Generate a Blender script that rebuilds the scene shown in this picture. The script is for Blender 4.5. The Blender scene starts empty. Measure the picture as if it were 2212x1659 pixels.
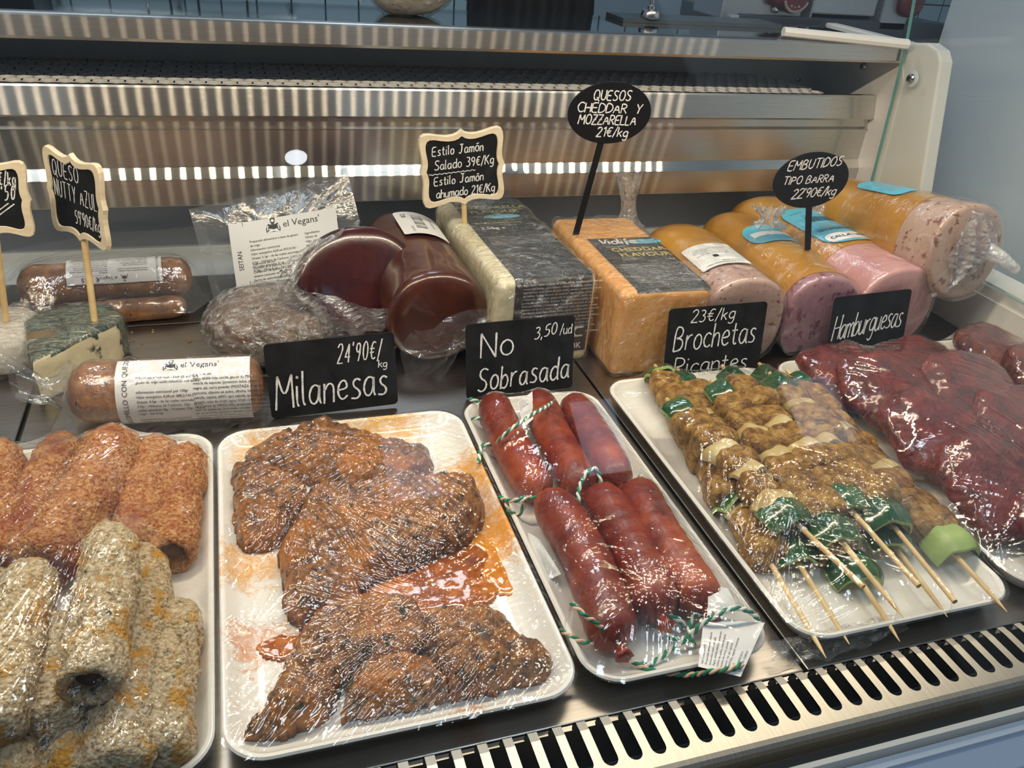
import bpy, math, random
import numpy as np
from mathutils import Vector, Matrix, Euler, noise
from mathutils.bvhtree import BVHTree
R_ = math.radians
sc = bpy.context.scene
COL = sc.collection
# ---------------------------------------------------------------- camera
CAM_EUL = Euler((1.0387331154, -0.0742137397, -0.3024868851), 'XYZ')
cd = bpy.data.cameras.new('camera'); cam = bpy.data.objects.new('camera', cd); COL.objects.link(cam)
cam.location = (0, 0, 0.5); cam.rotation_euler = CAM_EUL
cd.sensor_width = 36; cd.lens = 29.132; cd.clip_start = 0.01
cd.dof.use_dof = False
sc.camera = cam
# ---------------------------------------------------------------- world, light, exposure
w = bpy.data.worlds.new('world'); sc.world = w; w.use_nodes = True
bg = w.node_tree.nodes['Background']; bg.inputs[0].default_value = (0.50, 0.62, 0.78, 1); bg.inputs[1].default_value = 0.45
sc.view_settings.view_transform = 'Standard'; sc.view_settings.look = 'None'
sc.view_settings.exposure = -0.48; sc.view_settings.gamma = 1; sc.view_settings.use_curve_mapping = False
sc.cycles.transparent_max_bounces = 32
sc.cycles.max_bounces = 8
sc.cycles.sample_clamp_indirect = 4
LED_POWER = 470.0          # emission of the diodes of the case light
DOWNLIGHT = 28.0           # emission of the round ceiling lamps
FILL_PANEL = 15.0               # emission of the fill panels added to the ceiling
WINDOW = 3.0               # daylight through the shop windows
# ---------------------------------------------------------------- picture frame to places (2212 x 1659)
FPX = 1790.0; RM = CAM_EUL.to_matrix(); C0 = Vector((0, 0, 0.5))
def ray(x, y): return RM @ Vector(((x-1106)/FPX, -(y-829.5)/FPX, -1))
def gz(x, y, z=0.0):
    d = ray(x, y); return C0 + d*((z-C0.z)/d.z)
def gy(x, y, Y):
    d = ray(x, y); return C0 + d*((Y-C0.y)/d.y)
def gx(x, y, X):
    d = ray(x, y); return C0 + d*((X-C0.x)/d.x)
# ---------------------------------------------------------------- materials
def new_mat(name):
    m = bpy.data.materials.new(name); m.use_nodes = True
    nt = m.node_tree; nt.nodes.clear()
    out = nt.nodes.new('ShaderNodeOutputMaterial'); return m, nt, out
def N(nt, t, **kw):
    n = nt.nodes.new(t)
    for k, v in kw.items():
        if k.startswith('i_'): n.inputs[k[2:].replace('_', ' ')].default_value = v
        else: setattr(n, k, v)
    return n
def c4(c): return (c[0], c[1], c[2], 1)
def ramp(nt, src, stops):
    r = nt.nodes.new('ShaderNodeValToRGB'); e = r.color_ramp.elements
    while len(e) < len(stops): e.new(0.5)
    for k, (p, c) in enumerate(stops): e[k].position = p; e[k].color = c4(c)
    nt.links.new(src, r.inputs[0]); return r
def noise_node(nt, scale, detail=4, rough=0.55, vec=None, dist=0.0):
    n = N(nt, 'ShaderNodeTexNoise'); n.inputs['Scale'].default_value = scale; n.inputs['Detail'].default_value = detail
    n.inputs['Roughness'].default_value = rough; n.inputs['Distortion'].default_value = dist
    if vec is not None: nt.links.new(vec, n.inputs['Vector'])
    return n
def coords(nt, scale=(1, 1, 1), kind='Object', rot=(0, 0, 0)):
    t = N(nt, 'ShaderNodeTexCoord'); mp = N(nt, 'ShaderNodeMapping')
    mp.inputs['Scale'].default_value = scale; mp.inputs['Rotation'].default_value = rot
    nt.links.new(t.outputs[kind], mp.inputs['Vector']); return mp.outputs[0]
def pbr(name, base, rough=0.5, metal=0.0, spec=0.5, coat=0.0, sss=0.0, sss_r=(1, .4, .2), var=None, vscale=60, vstretch=(1, 1, 1),
        bump=0.0, bscale=200, bdetail=4, bdist=0.001, rvar=None, emit=None, estr=0.0, coat_rough=0.05):
    """var: colour stops of a noise; bump: strength of a noise bump"""
    m, nt, out = new_mat(name)
    b = N(nt, 'ShaderNodeBsdfPrincipled'); nt.links.new(b.outputs[0], out.inputs[0])
    b.inputs['Base Color'].default_value = c4(base); b.inputs['Roughness'].default_value = rough
    b.inputs['Metallic'].default_value = metal; b.inputs['Specular IOR Level'].default_value = spec
    b.inputs['Coat Weight'].default_value = coat; b.inputs['Coat Roughness'].default_value = coat_rough
    if sss: 
        b.inputs['Subsurface Weight'].default_value = sss; b.inputs['Subsurface Radius'].default_value = sss_r; b.inputs['Subsurface Scale'].default_value = 0.006
    if emit is not None:
        b.inputs['Emission Color'].default_value = c4(emit); b.inputs['Emission Strength'].default_value = estr
    if var:
        v = coords(nt, vstretch); n = noise_node(nt, vscale, 6, 0.62, v)
        r = ramp(nt, n.outputs[0], var); nt.links.new(r.outputs[0], b.inputs['Base Color'])
    if rvar:
        v2 = coords(nt); n2 = noise_node(nt, rvar[2], 5, 0.6, v2)
        mr = N(nt, 'ShaderNodeMapRange'); mr.inputs[3].default_value = rvar[0]; mr.inputs[4].default_value = rvar[1]
        mr.inputs[1].default_value = .3; mr.inputs[2].default_value = .7
        nt.links.new(n2.outputs[0], mr.inputs[0]); nt.links.new(mr.outputs[0], b.inputs['Roughness'])
    if bump:
        v3 = coords(nt); n3 = noise_node(nt, bscale, bdetail, 0.6, v3)
        bp = N(nt, 'ShaderNodeBump'); bp.inputs['Strength'].default_value = bump; bp.inputs['Distance'].default_value = bdist
        nt.links.new(n3.outputs[0], bp.inputs['Height']); nt.links.new(bp.outputs[0], b.inputs['Normal'])
    m['bsdf'] = b.name
    return m
def brushed(name, base=(.62, .6, .57), rough=.3, aniso=.8, rot=.0, stretch=(3, 1, 400), sheen=.3, part=.5):
    """stainless steel with a fine brush grain along its u direction"""
    m, nt, out = new_mat(name); b = N(nt, 'ShaderNodeBsdfAnisotropic', distribution='BECKMANN'); g = N(nt, 'ShaderNodeBsdfAnisotropic', distribution='GGX'); g.inputs['Roughness'].default_value = sheen
    mx = N(nt, 'ShaderNodeMixShader'); mx.inputs[0].default_value = part; nt.links.new(g.outputs[0], mx.inputs[1]); nt.links.new(b.outputs[0], mx.inputs[2]); nt.links.new(mx.outputs[0], out.inputs[0])
    b.inputs['Roughness'].default_value = rough; b.inputs['Anisotropy'].default_value = aniso; b.inputs['Rotation'].default_value = rot
    t = N(nt, 'ShaderNodeTangent', direction_type='UV_MAP'); nt.links.new(t.outputs[0], b.inputs['Tangent'])
    v = coords(nt, stretch); n = noise_node(nt, 6, 4, .6, v)
    r = ramp(nt, n.outputs[0], [(.3, [x*.86 for x in base]), (.7, [min(1, x*1.1) for x in base])]); nt.links.new(r.outputs[0], b.inputs['Color']); nt.links.new(r.outputs[0], g.inputs['Color'])
    return m
def schlick(nt, f0, gain=1.0, bump=None):
    g = N(nt, 'ShaderNodeNewGeometry'); dt = N(nt, 'ShaderNodeVectorMath', operation='DOT_PRODUCT')
    nt.links.new(g.outputs['Incoming'], dt.inputs[0])
    nt.links.new(bump if bump is not None else g.outputs['Normal'], dt.inputs[1])
    ab = N(nt, 'ShaderNodeMath', operation='ABSOLUTE'); nt.links.new(dt.outputs['Value'], ab.inputs[0])
    om = N(nt, 'ShaderNodeMath', operation='SUBTRACT', use_clamp=True); om.inputs[0].default_value = 1; nt.links.new(ab.outputs[0], om.inputs[1])
    pw = N(nt, 'ShaderNodeMath', operation='POWER'); pw.inputs[1].default_value = 5; nt.links.new(om.outputs[0], pw.inputs[0])
    ma = N(nt, 'ShaderNodeMath', operation='MULTIPLY_ADD', use_clamp=True); ma.inputs[1].default_value = (1-f0)*gain; ma.inputs[2].default_value = f0*gain
    nt.links.new(pw.outputs[0], ma.inputs[0]); return ma.outputs[0]
def clear_film(name, gloss=.12, rough=.08, tint=(1, 1, 1), milky=.03, bump=.0, bscale=90, bdist=.001, stretch=(1, 1, 1), crisp=4, crinkle=0, ior=1.5, streak=None):
    """thin clear plastic: lets light through, mirrors lamps in its creases"""
    m, nt, out = new_mat(name)
    tr = N(nt, 'ShaderNodeBsdfTransparent'); tr.inputs[0].default_value = c4(tint)
    gl = N(nt, 'ShaderNodeBsdfGlossy'); gl.inputs['Roughness'].default_value = rough; gl.inputs[0].default_value = (1, 1, 1, 1)
    df = N(nt, 'ShaderNodeBsdfDiffuse'); df.inputs[0].default_value = (.9, .92, .95, 1)
    bo = None
    if bump:
        v = coords(nt, stretch); n = noise_node(nt, bscale, crisp, .6, v, .6)
        h = n.outputs[0]
        if crinkle:
            vo = N(nt, 'ShaderNodeTexVoronoi', feature='DISTANCE_TO_EDGE'); vo.inputs['Scale'].default_value = crinkle; nt.links.new(v, vo.inputs['Vector'])
            mx = N(nt, 'ShaderNodeMath', operation='MULTIPLY_ADD'); mx.inputs[1].default_value = 1.6; nt.links.new(vo.outputs[0], mx.inputs[0]); nt.links.new(h, mx.inputs[2]); h = mx.outputs[0]
        bp = N(nt, 'ShaderNodeBump'); bp.inputs['Strength'].default_value = bump; bp.inputs['Distance'].default_value = bdist
        nt.links.new(h, bp.inputs['Height']); bo = bp.outputs[0]
        for q in (gl, df): nt.links.new(bo, q.inputs['Normal'])
    fac = schlick(nt, gloss, 1.0, bo)
    m1 = N(nt, 'ShaderNodeMixShader'); m1.inputs[0].default_value = milky
    if streak:  # noise whitens the film in streaks, painted in for glints on its creases
        sv = coords(nt, streak[1]); sn = noise_node(nt, streak[0], 7, .75, sv, 1.5)
        sr = N(nt, 'ShaderNodeMapRange'); sr.inputs[1].default_value = streak[2]; sr.inputs[2].default_value = streak[3]; sr.inputs[3].default_value = milky; sr.inputs[4].default_value = streak[4]
        nt.links.new(sn.outputs[0], sr.inputs[0]); nt.links.new(sr.outputs[0], m1.inputs[0])
    nt.links.new(tr.outputs[0], m1.inputs[1]); nt.links.new(df.outputs[0], m1.inputs[2])
    m2 = N(nt, 'ShaderNodeMixShader'); nt.links.new(fac, m2.inputs[0])
    nt.links.new(m1.outputs[0], m2.inputs[1]); nt.links.new(gl.outputs[0], m2.inputs[2]); nt.links.new(m2.outputs[0], out.inputs[0])
    return m
def lamp_mat(name, col, strength):
    m, nt, out = new_mat(name); e = N(nt, 'ShaderNodeEmission'); e.inputs[0].default_value = c4(col); e.inputs[1].default_value = strength
    nt.links.new(e.outputs[0], out.inputs[0]); return m
# ---------------------------------------------------------------- mesh building
class MB:
    def __init__(s): s.v = []; s.f = []; s.mi = []
    def add(s, vs, fs, mi=0):
        o = len(s.v); s.v += [tuple(p) for p in vs]; s.f += [tuple(i+o for i in f) for f in fs]; s.mi += [mi]*len(fs); return s
    def box(s, a, b, mi=0, M=None):
        (x0, y0, z0), (x1, y1, z1) = a, b
        vs = [(x0, y0, z0), (x1, y0, z0), (x1, y1, z0), (x0, y1, z0), (x0, y0, z1), (x1, y0, z1), (x1, y1, z1), (x0, y1, z1)]
        if M is not None: vs = [tuple(M @ Vector(p)) for p in vs]
        return s.add(vs, [(0, 3, 2, 1), (4, 5, 6, 7), (0, 1, 5, 4), (1, 2, 6, 5), (2, 3, 7, 6), (3, 0, 4, 7)], mi)
    def prism(s, pts, fn, t0, t1, mi=0, caps=True):
        """outline pts (2-D) swept from t0 to t1; fn(u,v,t)->xyz"""
        n = len(pts); vs = [fn(u, v, t0) for u, v in pts]+[fn(u, v, t1) for u, v in pts]
        fs = [(i, (i+1) % n, n+(i+1) % n, n+i) for i in range(n)]
        if caps: fs += [tuple(range(n-1, -1, -1)), tuple(range(n, 2*n))]
        return s.add(vs, fs, mi)
    def tube(s, path, r, seg=10, mi=0, cap=True, squash=None):
        path = [Vector(p) for p in path]; n = len(path); rs = r if isinstance(r, (list, tuple)) else [r]*n
        vs = []; up = None
        for i, p in enumerate(path):
            t = (path[min(i+1, n-1)]-path[max(i-1, 0)]).normalized()
            if up is None: up = Vector((0, 0, 1)) if abs(t.z) < .9 else Vector((0, 1, 0))
            a = t.cross(up)
            a = a.normalized() if a.length > 1e-6 else Vector((1, 0, 0)); b = a.cross(t).normalized(); up = b
            for k in range(seg):
                an = 2*math.pi*k/seg; q = p+(a*math.cos(an)+b*math.sin(an))*rs[i]; vs.append(tuple(q))
        fs = [(i*seg+k, i*seg+(k+1) % seg, (i+1)*seg+(k+1) % seg, (i+1)*seg+k) for i in range(n-1) for k in range(seg)]
        if cap: fs += [tuple(range(seg-1, -1, -1)), tuple(range((n-1)*seg, n*seg))]
        return s.add(vs, fs, mi)
    def lathe(s, prof, seg=24, mi=0, M=None):
        vs = []
        for r, z in prof:
            for k in range(seg):
                a = 2*math.pi*k/seg; p = Vector((r*math.cos(a), r*math.sin(a), z)); vs.append(tuple(M @ p if M is not None else p))
        n = len(prof)
        fs = [(i*seg+k, i*seg+(k+1) % seg, (i+1)*seg+(k+1) % seg, (i+1)*seg+k) for i in range(n-1) for k in range(seg)]
        fs += [tuple(range(seg-1, -1, -1)), tuple(range((n-1)*seg, n*seg))]
        return s.add(vs, fs, mi)
    def build(s, name, mats, parent=None, smooth=False, uv=None, angle=None):
        me = bpy.data.meshes.new(name); me.from_pydata(s.v, [], s.f)
        for m in (mats if isinstance(mats, (list, tuple)) else [mats]): me.materials.append(m)
        if any(s.mi): me.polygons.foreach_set('material_index', s.mi)
        if uv is not None:
            l = me.uv_layers.new(name='UVMap'); co = np.array(s.v, dtype=np.float32)
            li = np.empty(len(me.loops), dtype=np.int32); me.loops.foreach_get('vertex_index', li)
            l.data.foreach_set('uv', co[li][:, list(uv)].ravel())
        if smooth: me.polygons.foreach_set('use_smooth', [True]*len(me.polygons))
        if angle: me.set_sharp_from_angle(angle=R_(angle))
        me.validate(); me.update()
        o = bpy.data.objects.new(name, me); COL.objects.link(o)
        if parent is not None: o.parent = parent
        return o
def np_mesh(name, verts, faces, mat, parent=None, smooth=True):
    """quads from arrays"""
    verts = np.asarray(verts, np.float32).reshape(-1, 3); faces = np.asarray(faces, np.int32)
    me = bpy.data.meshes.new(name); k = faces.shape[1]
    me.vertices.add(len(verts)); me.vertices.foreach_set('co', verts.ravel())
    me.loops.add(faces.size); me.loops.foreach_set('vertex_index', faces.ravel())
    me.polygons.add(len(faces)); me.polygons.foreach_set('loop_start', np.arange(0, faces.size, k, dtype=np.int32))
    me.polygons.foreach_set('use_smooth', np.full(len(faces), smooth))
    for m in (mat if isinstance(mat, (list, tuple)) else [mat]): me.materials.append(m)
    me.update(calc_edges=True); me.validate()
    o = bpy.data.objects.new(name, me); COL.objects.link(o)
    if parent is not None: o.parent = parent
    return o
def tag(o, label=None, cat=None, group=None, kind=None):
    if label: o['label'] = label
    if cat: o['category'] = cat
    if group: o['group'] = group
    if kind: o['kind'] = kind
    return o
def thing(name, label, cat, M=None, group=None):
    o = bpy.data.objects.new(name, None); o.empty_display_size = .02; COL.objects.link(o)
    if M is not None: o.matrix_world = M if isinstance(M, Matrix) else Matrix.Translation(M)
    return tag(o, label, cat, group)
def frame(origin, xdir, ydir):
    """local frame: x along xdir, y as near ydir as can be, z = x cross y"""
    x = Vector(xdir).normalized(); y = Vector(ydir); y = (y-x*y.dot(x)).normalized(); z = x.cross(y)
    M = Matrix((x, y, z)).transposed().to_4x4(); M.translation = Vector(origin); return M
def rrect(x0, y0, x1, y1, r, n=6):
    pts = []
    for cx, cy, a0 in ((x1-r, y1-r, 0), (x0+r, y1-r, 90), (x0+r, y0+r, 180), (x1-r, y0+r, 270)):
        for k in range(n+1):
            a = R_(a0+90*k/n); pts.append((cx+r*math.cos(a), cy+r*math.sin(a)))
    return pts
def catmull(pts, n=6, closed=False):
    P = [Vector(p) for p in pts]; m = len(P); out = []
    for i in range(m if closed else m-1):
        a, b, c, d = (P[(i-1) % m] if closed or i > 0 else P[0]), P[i], P[(i+1) % m], (P[(i+2) % m] if closed or i+2 < m else P[-1])
        for k in range(n):
            t = k/n; out.append(.5*((2*b)+(c-a)*t+(2*a-5*b+4*c-d)*t*t+(3*b-a-3*c+d)*t**3))
    if not closed: out.append(P[-1])
    return out
STEEL = brushed('brushed_steel', (.62, .60, .57), .19, .90, .0, sheen=.27, part=.33)
STEEL_TOP = brushed('satin_steel', (.60, .58, .56), .19, .90, .0, sheen=.30, part=.12)
STEEL_FOLD = brushed('polished_fold_steel', (.62, .60, .55), .125, .88, .0, sheen=.16, part=.985)
STEEL_DULL = brushed('deck_steel', (.34, .32, .30), .34, .5, stretch=(2, 60, 2), sheen=.34)
STEEL_GRILLE = brushed('grille_steel', (.40, .38, .34), .40, .5, stretch=(200, 2, 2), sheen=.5, part=.35)
CHROME = pbr('screw_metal', (.7, .7, .7), .2, 1)
WHITE_ABS = pbr('white_moulded_plastic', (.82, .80, .76), .35, bump=.05, bscale=300)
GREY_UP = pbr('pale_grey_painted_sheet', (.66, .71, .76), .45)
GREY_WALL = pbr('grey_painted_sheet', (.40, .44, .50), .45, bump=.02, bscale=500)
GREY_LEDGE = pbr('pale_grey_coving', (.55, .60, .62), .45)
BLACK_RUB = pbr('black_rubber', (.015, .017, .018), .45)
def glass_mat(name, tint, veil=1.0):
    m, nt, out = new_mat(name)
    tr = N(nt, 'ShaderNodeBsdfTransparent'); tr.inputs[0].default_value = c4(tint)
    gl = N(nt, 'ShaderNodeBsdfGlossy'); gl.inputs['Roughness'].default_value = 0.0
    mx = N(nt, 'ShaderNodeMixShader'); nt.links.new(schlick(nt, .04, veil), mx.inputs[0]); nt.links.new(tr.outputs[0], mx.inputs[1]); nt.links.new(gl.outputs[0], mx.inputs[2])
    nt.links.new(mx.outputs[0], out.inputs[0]); return m
GLASS = glass_mat('clear_glass', (.985, .995, .99), .7)
GLASS_EDGE = pbr('green_glass_edge', (.10, .30, .27), .1, coat=1)

# ================================================================ setting
def quad(name, pts, m, kind='structure'):
    o = MB().add(pts, [(0, 1, 2, 3)]).build(name, m); o['kind'] = kind; return o
FLOOR_M = pbr('shop_floor', (.32, .33, .34), .4, var=[(.35, (.28, .29, .30)), (.7, (.36, .37, .38))], vscale=3)
quad('floor', [(-5, -4, -.92), (6, -4, -.92), (6, 3.2, -.92), (-5, 3.2, -.92)], FLOOR_M)
CEIL_M = pbr('ceiling_paint', (.55, .57, .60), .8)
quad('ceiling', [(-5, -4, 2.6), (-5, 3.2, 2.6), (6, 3.2, 2.6), (6, -4, 2.6)], CEIL_M)
# tiled kitchen wall
m, nt, out = new_mat('large_wall_tiles'); b = N(nt, 'ShaderNodeBsdfPrincipled'); nt.links.new(b.outputs[0], out.inputs[0]); b.inputs['Roughness'].default_value = .15
br = N(nt, 'ShaderNodeTexBrick', offset=0.0); br.inputs['Scale'].default_value = 1; br.inputs['Brick Width'].default_value = .115; br.inputs['Row Height'].default_value = .115
br.inputs['Mortar Size'].default_value = .003; br.inputs['Color1'].default_value = (.50, .66, .72, 1); br.inputs['Color2'].default_value = (.54, .69, .75, 1); br.inputs['Mortar'].default_value = (.03, .05, .06, 1)
nt.links.new(coords(nt, (1, 1, 1), 'Object', (R_(90), 0, 0)), br.inputs[0]); nt.links.new(br.outputs[0], b.inputs['Base Color'])
TILE_M = m
quad('wall_back', [(-5, 3.2, -.92), (6, 3.2, -.92), (6, 3.2, 2.6), (-5, 3.2, 2.6)], TILE_M)
PLAIN_WALL = pbr('pale_blue_grey_wall', (.66, .73, .79), .55, bump=.03, bscale=150)
o = MB().box((1.25, -.6, -.92), (1.33, 1.32, 2.6)).build('wall_right', PLAIN_WALL); o['kind'] = 'structure'
# shop front behind the photographer, with daylight windows
SHOP_WALL = pbr('shop_wall', (.20, .20, .21), .7)
WX = [(-2.6, -1.7), (.72, 1.06), (2.05, 2.38), (3.75, 4.65)]
wb = MB(); zs = (1.85, 2.42); xs = [-5]+[x for p in WX for x in p]+[6]
for k in range(0, len(xs), 2): wb.box((xs[k], -4.06, -.92), (xs[k+1], -4, 2.6))
for a, b_ in WX: wb.box((a, -4.06, -.92), (b_, -4, zs[0])).box((a, -4.06, zs[1]), (b_, -4, 2.6))
wb.build('wall_front', SHOP_WALL)['kind'] = 'structure'
DAY = lamp_mat('daylight', (.55, .74, 1), WINDOW)
for k, (a, b_) in enumerate(WX):
    o = MB().add([(a, -4.03, zs[0]), (b_, -4.03, zs[0]), (b_, -4.03, zs[1]), (a, -4.03, zs[1])], [(0, 3, 2, 1)]).build('window_%d' % (k+1), DAY); o['kind'] = 'structure'
# round ceiling downlights
LAMP_E = lamp_mat('downlight_diffuser', (.88, .94, 1), DOWNLIGHT)
LAMP_R = pbr('downlight_ring_paint', (.8, .8, .8), .4)
for k, (x, y, nm) in enumerate([(.24, -1.81, 'in front of the counter'), (2.81, -2.26, 'between the window wall and the white partition'), (3.21, -2.36, 'the one nearest the window wall'), (3.25, -1.78, 'beyond the white partition'), (-1.6, -1.9, 'over the left of the shop'), (-.9, 2.4, 'over the kitchen left'), (.9, 2.5, 'over the kitchen right')]):
    t = thing('ceiling_downlight', 'round white recessed ceiling downlight, '+nm, 'ceiling lamp', (x, y, 2.6), 'recessed ceiling downlights')
    MB().lathe([(.058, -.001), (.058, -.010), (.047, -.010), (.047, -.002)], 28).build('ring', LAMP_R, t)
    MB().lathe([(.046, -.004), (.046, -.006), (.001, -.006)], 28).build('diffuser', LAMP_E, t)

FILL_PANEL_E = lamp_mat('fill_panel_diffuser', (.80, .90, 1), FILL_PANEL)  # unseen panels, added to lighten the right wall and the kitchen
for k, (x, y, nm) in enumerate([(-.9, -.35, 'left of the counter'), (.75, -.35, 'right of the counter'), (-.5, 2.3, 'above the kitchen'), (.6, 2.6, 'above the kitchen, nearer the tiled wall')]):
    t = thing('ceiling_fill_panel', 'square white fill panel added to the ceiling, '+nm, 'ceiling lamp', (x, y, 2.6), 'added ceiling fill panels')
    MB().box((-.31, -.31, -.02), (.31, .31, -.001)).build('frame', LAMP_R, t)
    MB().add([(-.29, -.29, -.0205), (.29, -.29, -.0205), (.29, .29, -.0205), (-.29, .29, -.0205)], [(3, 2, 1, 0)]).build('diffuser', FILL_PANEL_E, t)

# ================================================================ the refrigerated counter
CASE = thing('refrigerated_display_counter', 'stainless steel refrigerated deli display counter with glass front, holding trays and cheeses', 'display counter', (0, 0, 0))
XE = .996; XL = -.75
def sweep(name, prof, m, x0=XL, x1=XE, parent=CASE, uv=(0, 2), smooth=False, angle=None):
    return MB().prism(prof, lambda u, v, t: (t, u, v), x0, x1).build(name, m, parent, smooth, uv, angle)
# rear steel panel with its light-catching fold
sweep('rear_panel', [(1.1475, .2665), (1.146, .264), (1.139, .232), (1.141, .2295), (1.150, .2285), (1.150, .2165), (1.1455, .2135), (1.1475, .2125), (1.149, .163), (1.1413, .150), (1.140, .1155), (1.142, .114), (1.152, .114), (1.158, .165), (1.158, .2665)], STEEL)
sweep('polished_fold', [(1.1489, .1631), (1.14125, .1500), (1.1408, .1503), (1.1484, .1634)], STEEL_FOLD)
# top rail
sweep('top_rail', [(1.113, .349), (1.111, .347), (1.109, .326), (1.111, .3225), (1.125, .321), (1.130, .338), (1.130, .350), (1.116, .350)], STEEL_TOP)
# dark glossy service shelf
SHELF_M = pbr('dark_glossy_glass', (.025, .035, .042), .04, spec=.9, coat=1)
MB().box((XL, 1.1302, .335), (1.02, 1.315, .348)).build('service_shelf', SHELF_M, CASE)
# grey back walls and coving
MB().box((XL, 1.315, .20), (1.02, 1.325, .334)).build('upper_back_sheet', GREY_UP, CASE)
MB().box((XL, 1.222, .0), (XE, 1.232, .24)).build('lower_back_sheet', GREY_WALL, CASE)
sweep('rear_coving', [(1.172, -.004), (1.174, .001), (1.2215, .026), (1.2215, -.004)], GREY_LEDGE)
# air honeycomb between the rear panel and the back sheet
HC = pbr('honeycomb_plastic', (.74, .75, .76), .4, spec=.6)
hb = MB(); px_, py_ = .0190, .0165; z0, z1 = .240, .267
def hx(i, j):
    cx = -.55+i*px_+(px_/2 if j % 2 else 0); cy = 1.168+j*py_
    return cx, cy
done = set()
for j in range(9):
    for i in range(80):
        cx, cy = hx(i, j)
        if cx > .905-(cy-1.162)*.22: continue
        cs = [(cx+px_*.5774*math.sin(R_(60*k)), cy+py_*.667*math.cos(R_(60*k))) for k in range(7)]
        for k in range(6):
            a, b_ = cs[k], cs[k+1]; key = (round((a[0]+b_[0])*1500), round((a[1]+b_[1])*1500))
            if key in done: continue
            done.add(key)
            d = Vector((b_[1]-a[1], a[0]-b_[0])).normalized()*.0010
            hb.add([(a[0]+d.x, a[1]+d.y, z0), (b_[0]+d.x, b_[1]+d.y, z0), (b_[0]-d.x, b_[1]-d.y, z0), (a[0]-d.x, a[1]-d.y, z0),
                    (a[0]+d.x, a[1]+d.y, z1), (b_[0]+d.x, b_[1]+d.y, z1), (b_[0]-d.x, b_[1]-d.y, z1), (a[0]-d.x, a[1]-d.y, z1)],
                   [(0, 1, 5, 4), (2, 3, 7, 6), (4, 5, 6, 7), (1, 2, 6, 5), (3, 0, 4, 7)])
hb.build('air_honeycomb', HC, CASE)
MB().box((XL, 1.159, .205), (1.0, 1.314, .209)).build('air_duct_floor', BLACK_RUB, CASE)
# white end panel, column bracket and end glass
e = MB().box((XE, .29, -.06), (1.05, 1.232, .060)); e.box((1.000, .29, .060), (1.05, 1.09, .080))
END = e.build('end_panel', WHITE_ABS, CASE)
br_pts = [(1.115, .352), (1.075, .358), (1.050, .352), (1.038, .338), (.995, .150), (.985, .081), (1.232, .081), (1.325, .20), (1.325, .352)]
BRK = MB().prism(br_pts, lambda u, v, t: (t, u, v), .9975, 1.022).build('end_bracket', WHITE_ABS, CASE)
mo = BRK.modifiers.new('soft_edges', 'BEVEL'); mo.width = .004; mo.segments = 3
# inner cheek that closes the rear panel, with its raised rib
ck = MB().prism([(1.112, .321), (1.147, .268), (1.139, .232), (1.149, .205), (1.149, .163), (1.1413, .150), (1.140, .114), (1.165, .085), (1.10, .085), (1.086, .11), (1.10, .30)], lambda u, v, t: (t, u, v), .9962, .9974)
ck.build('bracket_cheek', WHITE_ABS, BRK)
def screw(p, n, r=.006, parent=CASE, washer=None):
    M = frame(p, Vector(n).orthogonal(), Vector(n).cross(Vector(n).orthogonal()))
    s = MB().lathe([(r, 0), (r, r*.35), (r*.75, r*.75), (r*.35, r*.85), (.0001, r*.85)], 18, 0, M)
    s.box((-r*.6, -r*.1, r*.8), (r*.6, r*.1, r*.95), 1, M).box((-r*.1, -r*.6, r*.8), (r*.1, r*.6, r*.95), 1, M)
    o = s.build('screw', [CHROME, BLACK_RUB], parent, True, None, 40)
    if washer: MB().lathe([(washer, -.001), (washer, .0005), (r, .001)], 20, 0, M).build('washer', pbr('clear_plastic_washer', (.6, .68, .66), .2), parent)
    return o
GB = MB().prism([(1.090, .081), (1.094, .16), (1.100, .27), (1.106, .35), (1.116, .41), (1.135, .47), (1.16, .53), (.575, .53), (.315, .081)], lambda u, v, t: (t, u, v), .9845, .9905)
GB.mi = [1]*9+[0, 0]
ENDG = GB.build('end_glass', [GLASS, GLASS_EDGE], CASE)
screw(gx(1970, 170, .9845), (-1, 0, 0), .0075, ENDG, .012)
screw(gx(1850, 307, .9945), (-1, 0, 0), .005, BRK)
screw(gx(1867, 142, .9960), (-1, 0, 0), .007, BRK)
screw(gy(1724, 172, 1.3148), (0, -1, 0), .005, CASE)
# slotted air intake grille
pitch = (.502-.236)/15; g = MB(); zt = .0135; zb = .0115
x = .236-pitch*20
while x < .95:
    xa, xb = x-pitch*.31, x+pitch*.31     # the slot
    nx = x+pitch; ba, bb_ = xb, nx-pitch*.31
    # tooth (bar) running to the rear and folding down
    prof = [(.296+.006, zt), (.326, zt), (.3335, zt-.001), (.337, zt-.005), (.338, .001)]
    for (ya, za), (yb, zb_) in zip(prof[:-1], prof[1:]):
        g.add([(ba, ya, za), (bb_, ya, za), (bb_, yb, zb_), (ba, yb, zb_), (ba, ya, za-.0018), (bb_, ya, za-.0018), (bb_, yb-.0016, zb_-.0004), (ba, yb-.0016, zb_-.0004)],
              [(0, 1, 2, 3), (7, 6, 5, 4), (0, 3, 7, 4), (1, 5, 6, 2)])
    # solid strip with the round slot end
    n = 8; arc = [(x-(xb-x)*math.cos(math.pi*k/n), .302-.006*math.sin(math.pi*k/n)) for k in range(n+1)]
    vs = [(p, q, zt) for p, q in arc]+[(p, .288, zt) for p, q in arc]+[(p, q, zt-.0018) for p, q in arc]
    fs = [(k, n+1+k, n+2+k, k+1) for k in range(n)]+[(k+1, 2*n+2+k+1, 2*n+2+k, k) for k in range(n)]
    g.add(vs, fs)
    g.add([(ba, .302, zt), (ba, .288, zt), (bb_, .288, zt), (bb_, .302, zt)], [(0, 1, 2, 3)])
    x += pitch
xs0, xs1 = .236-pitch*20.31, x-pitch*.31
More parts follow.
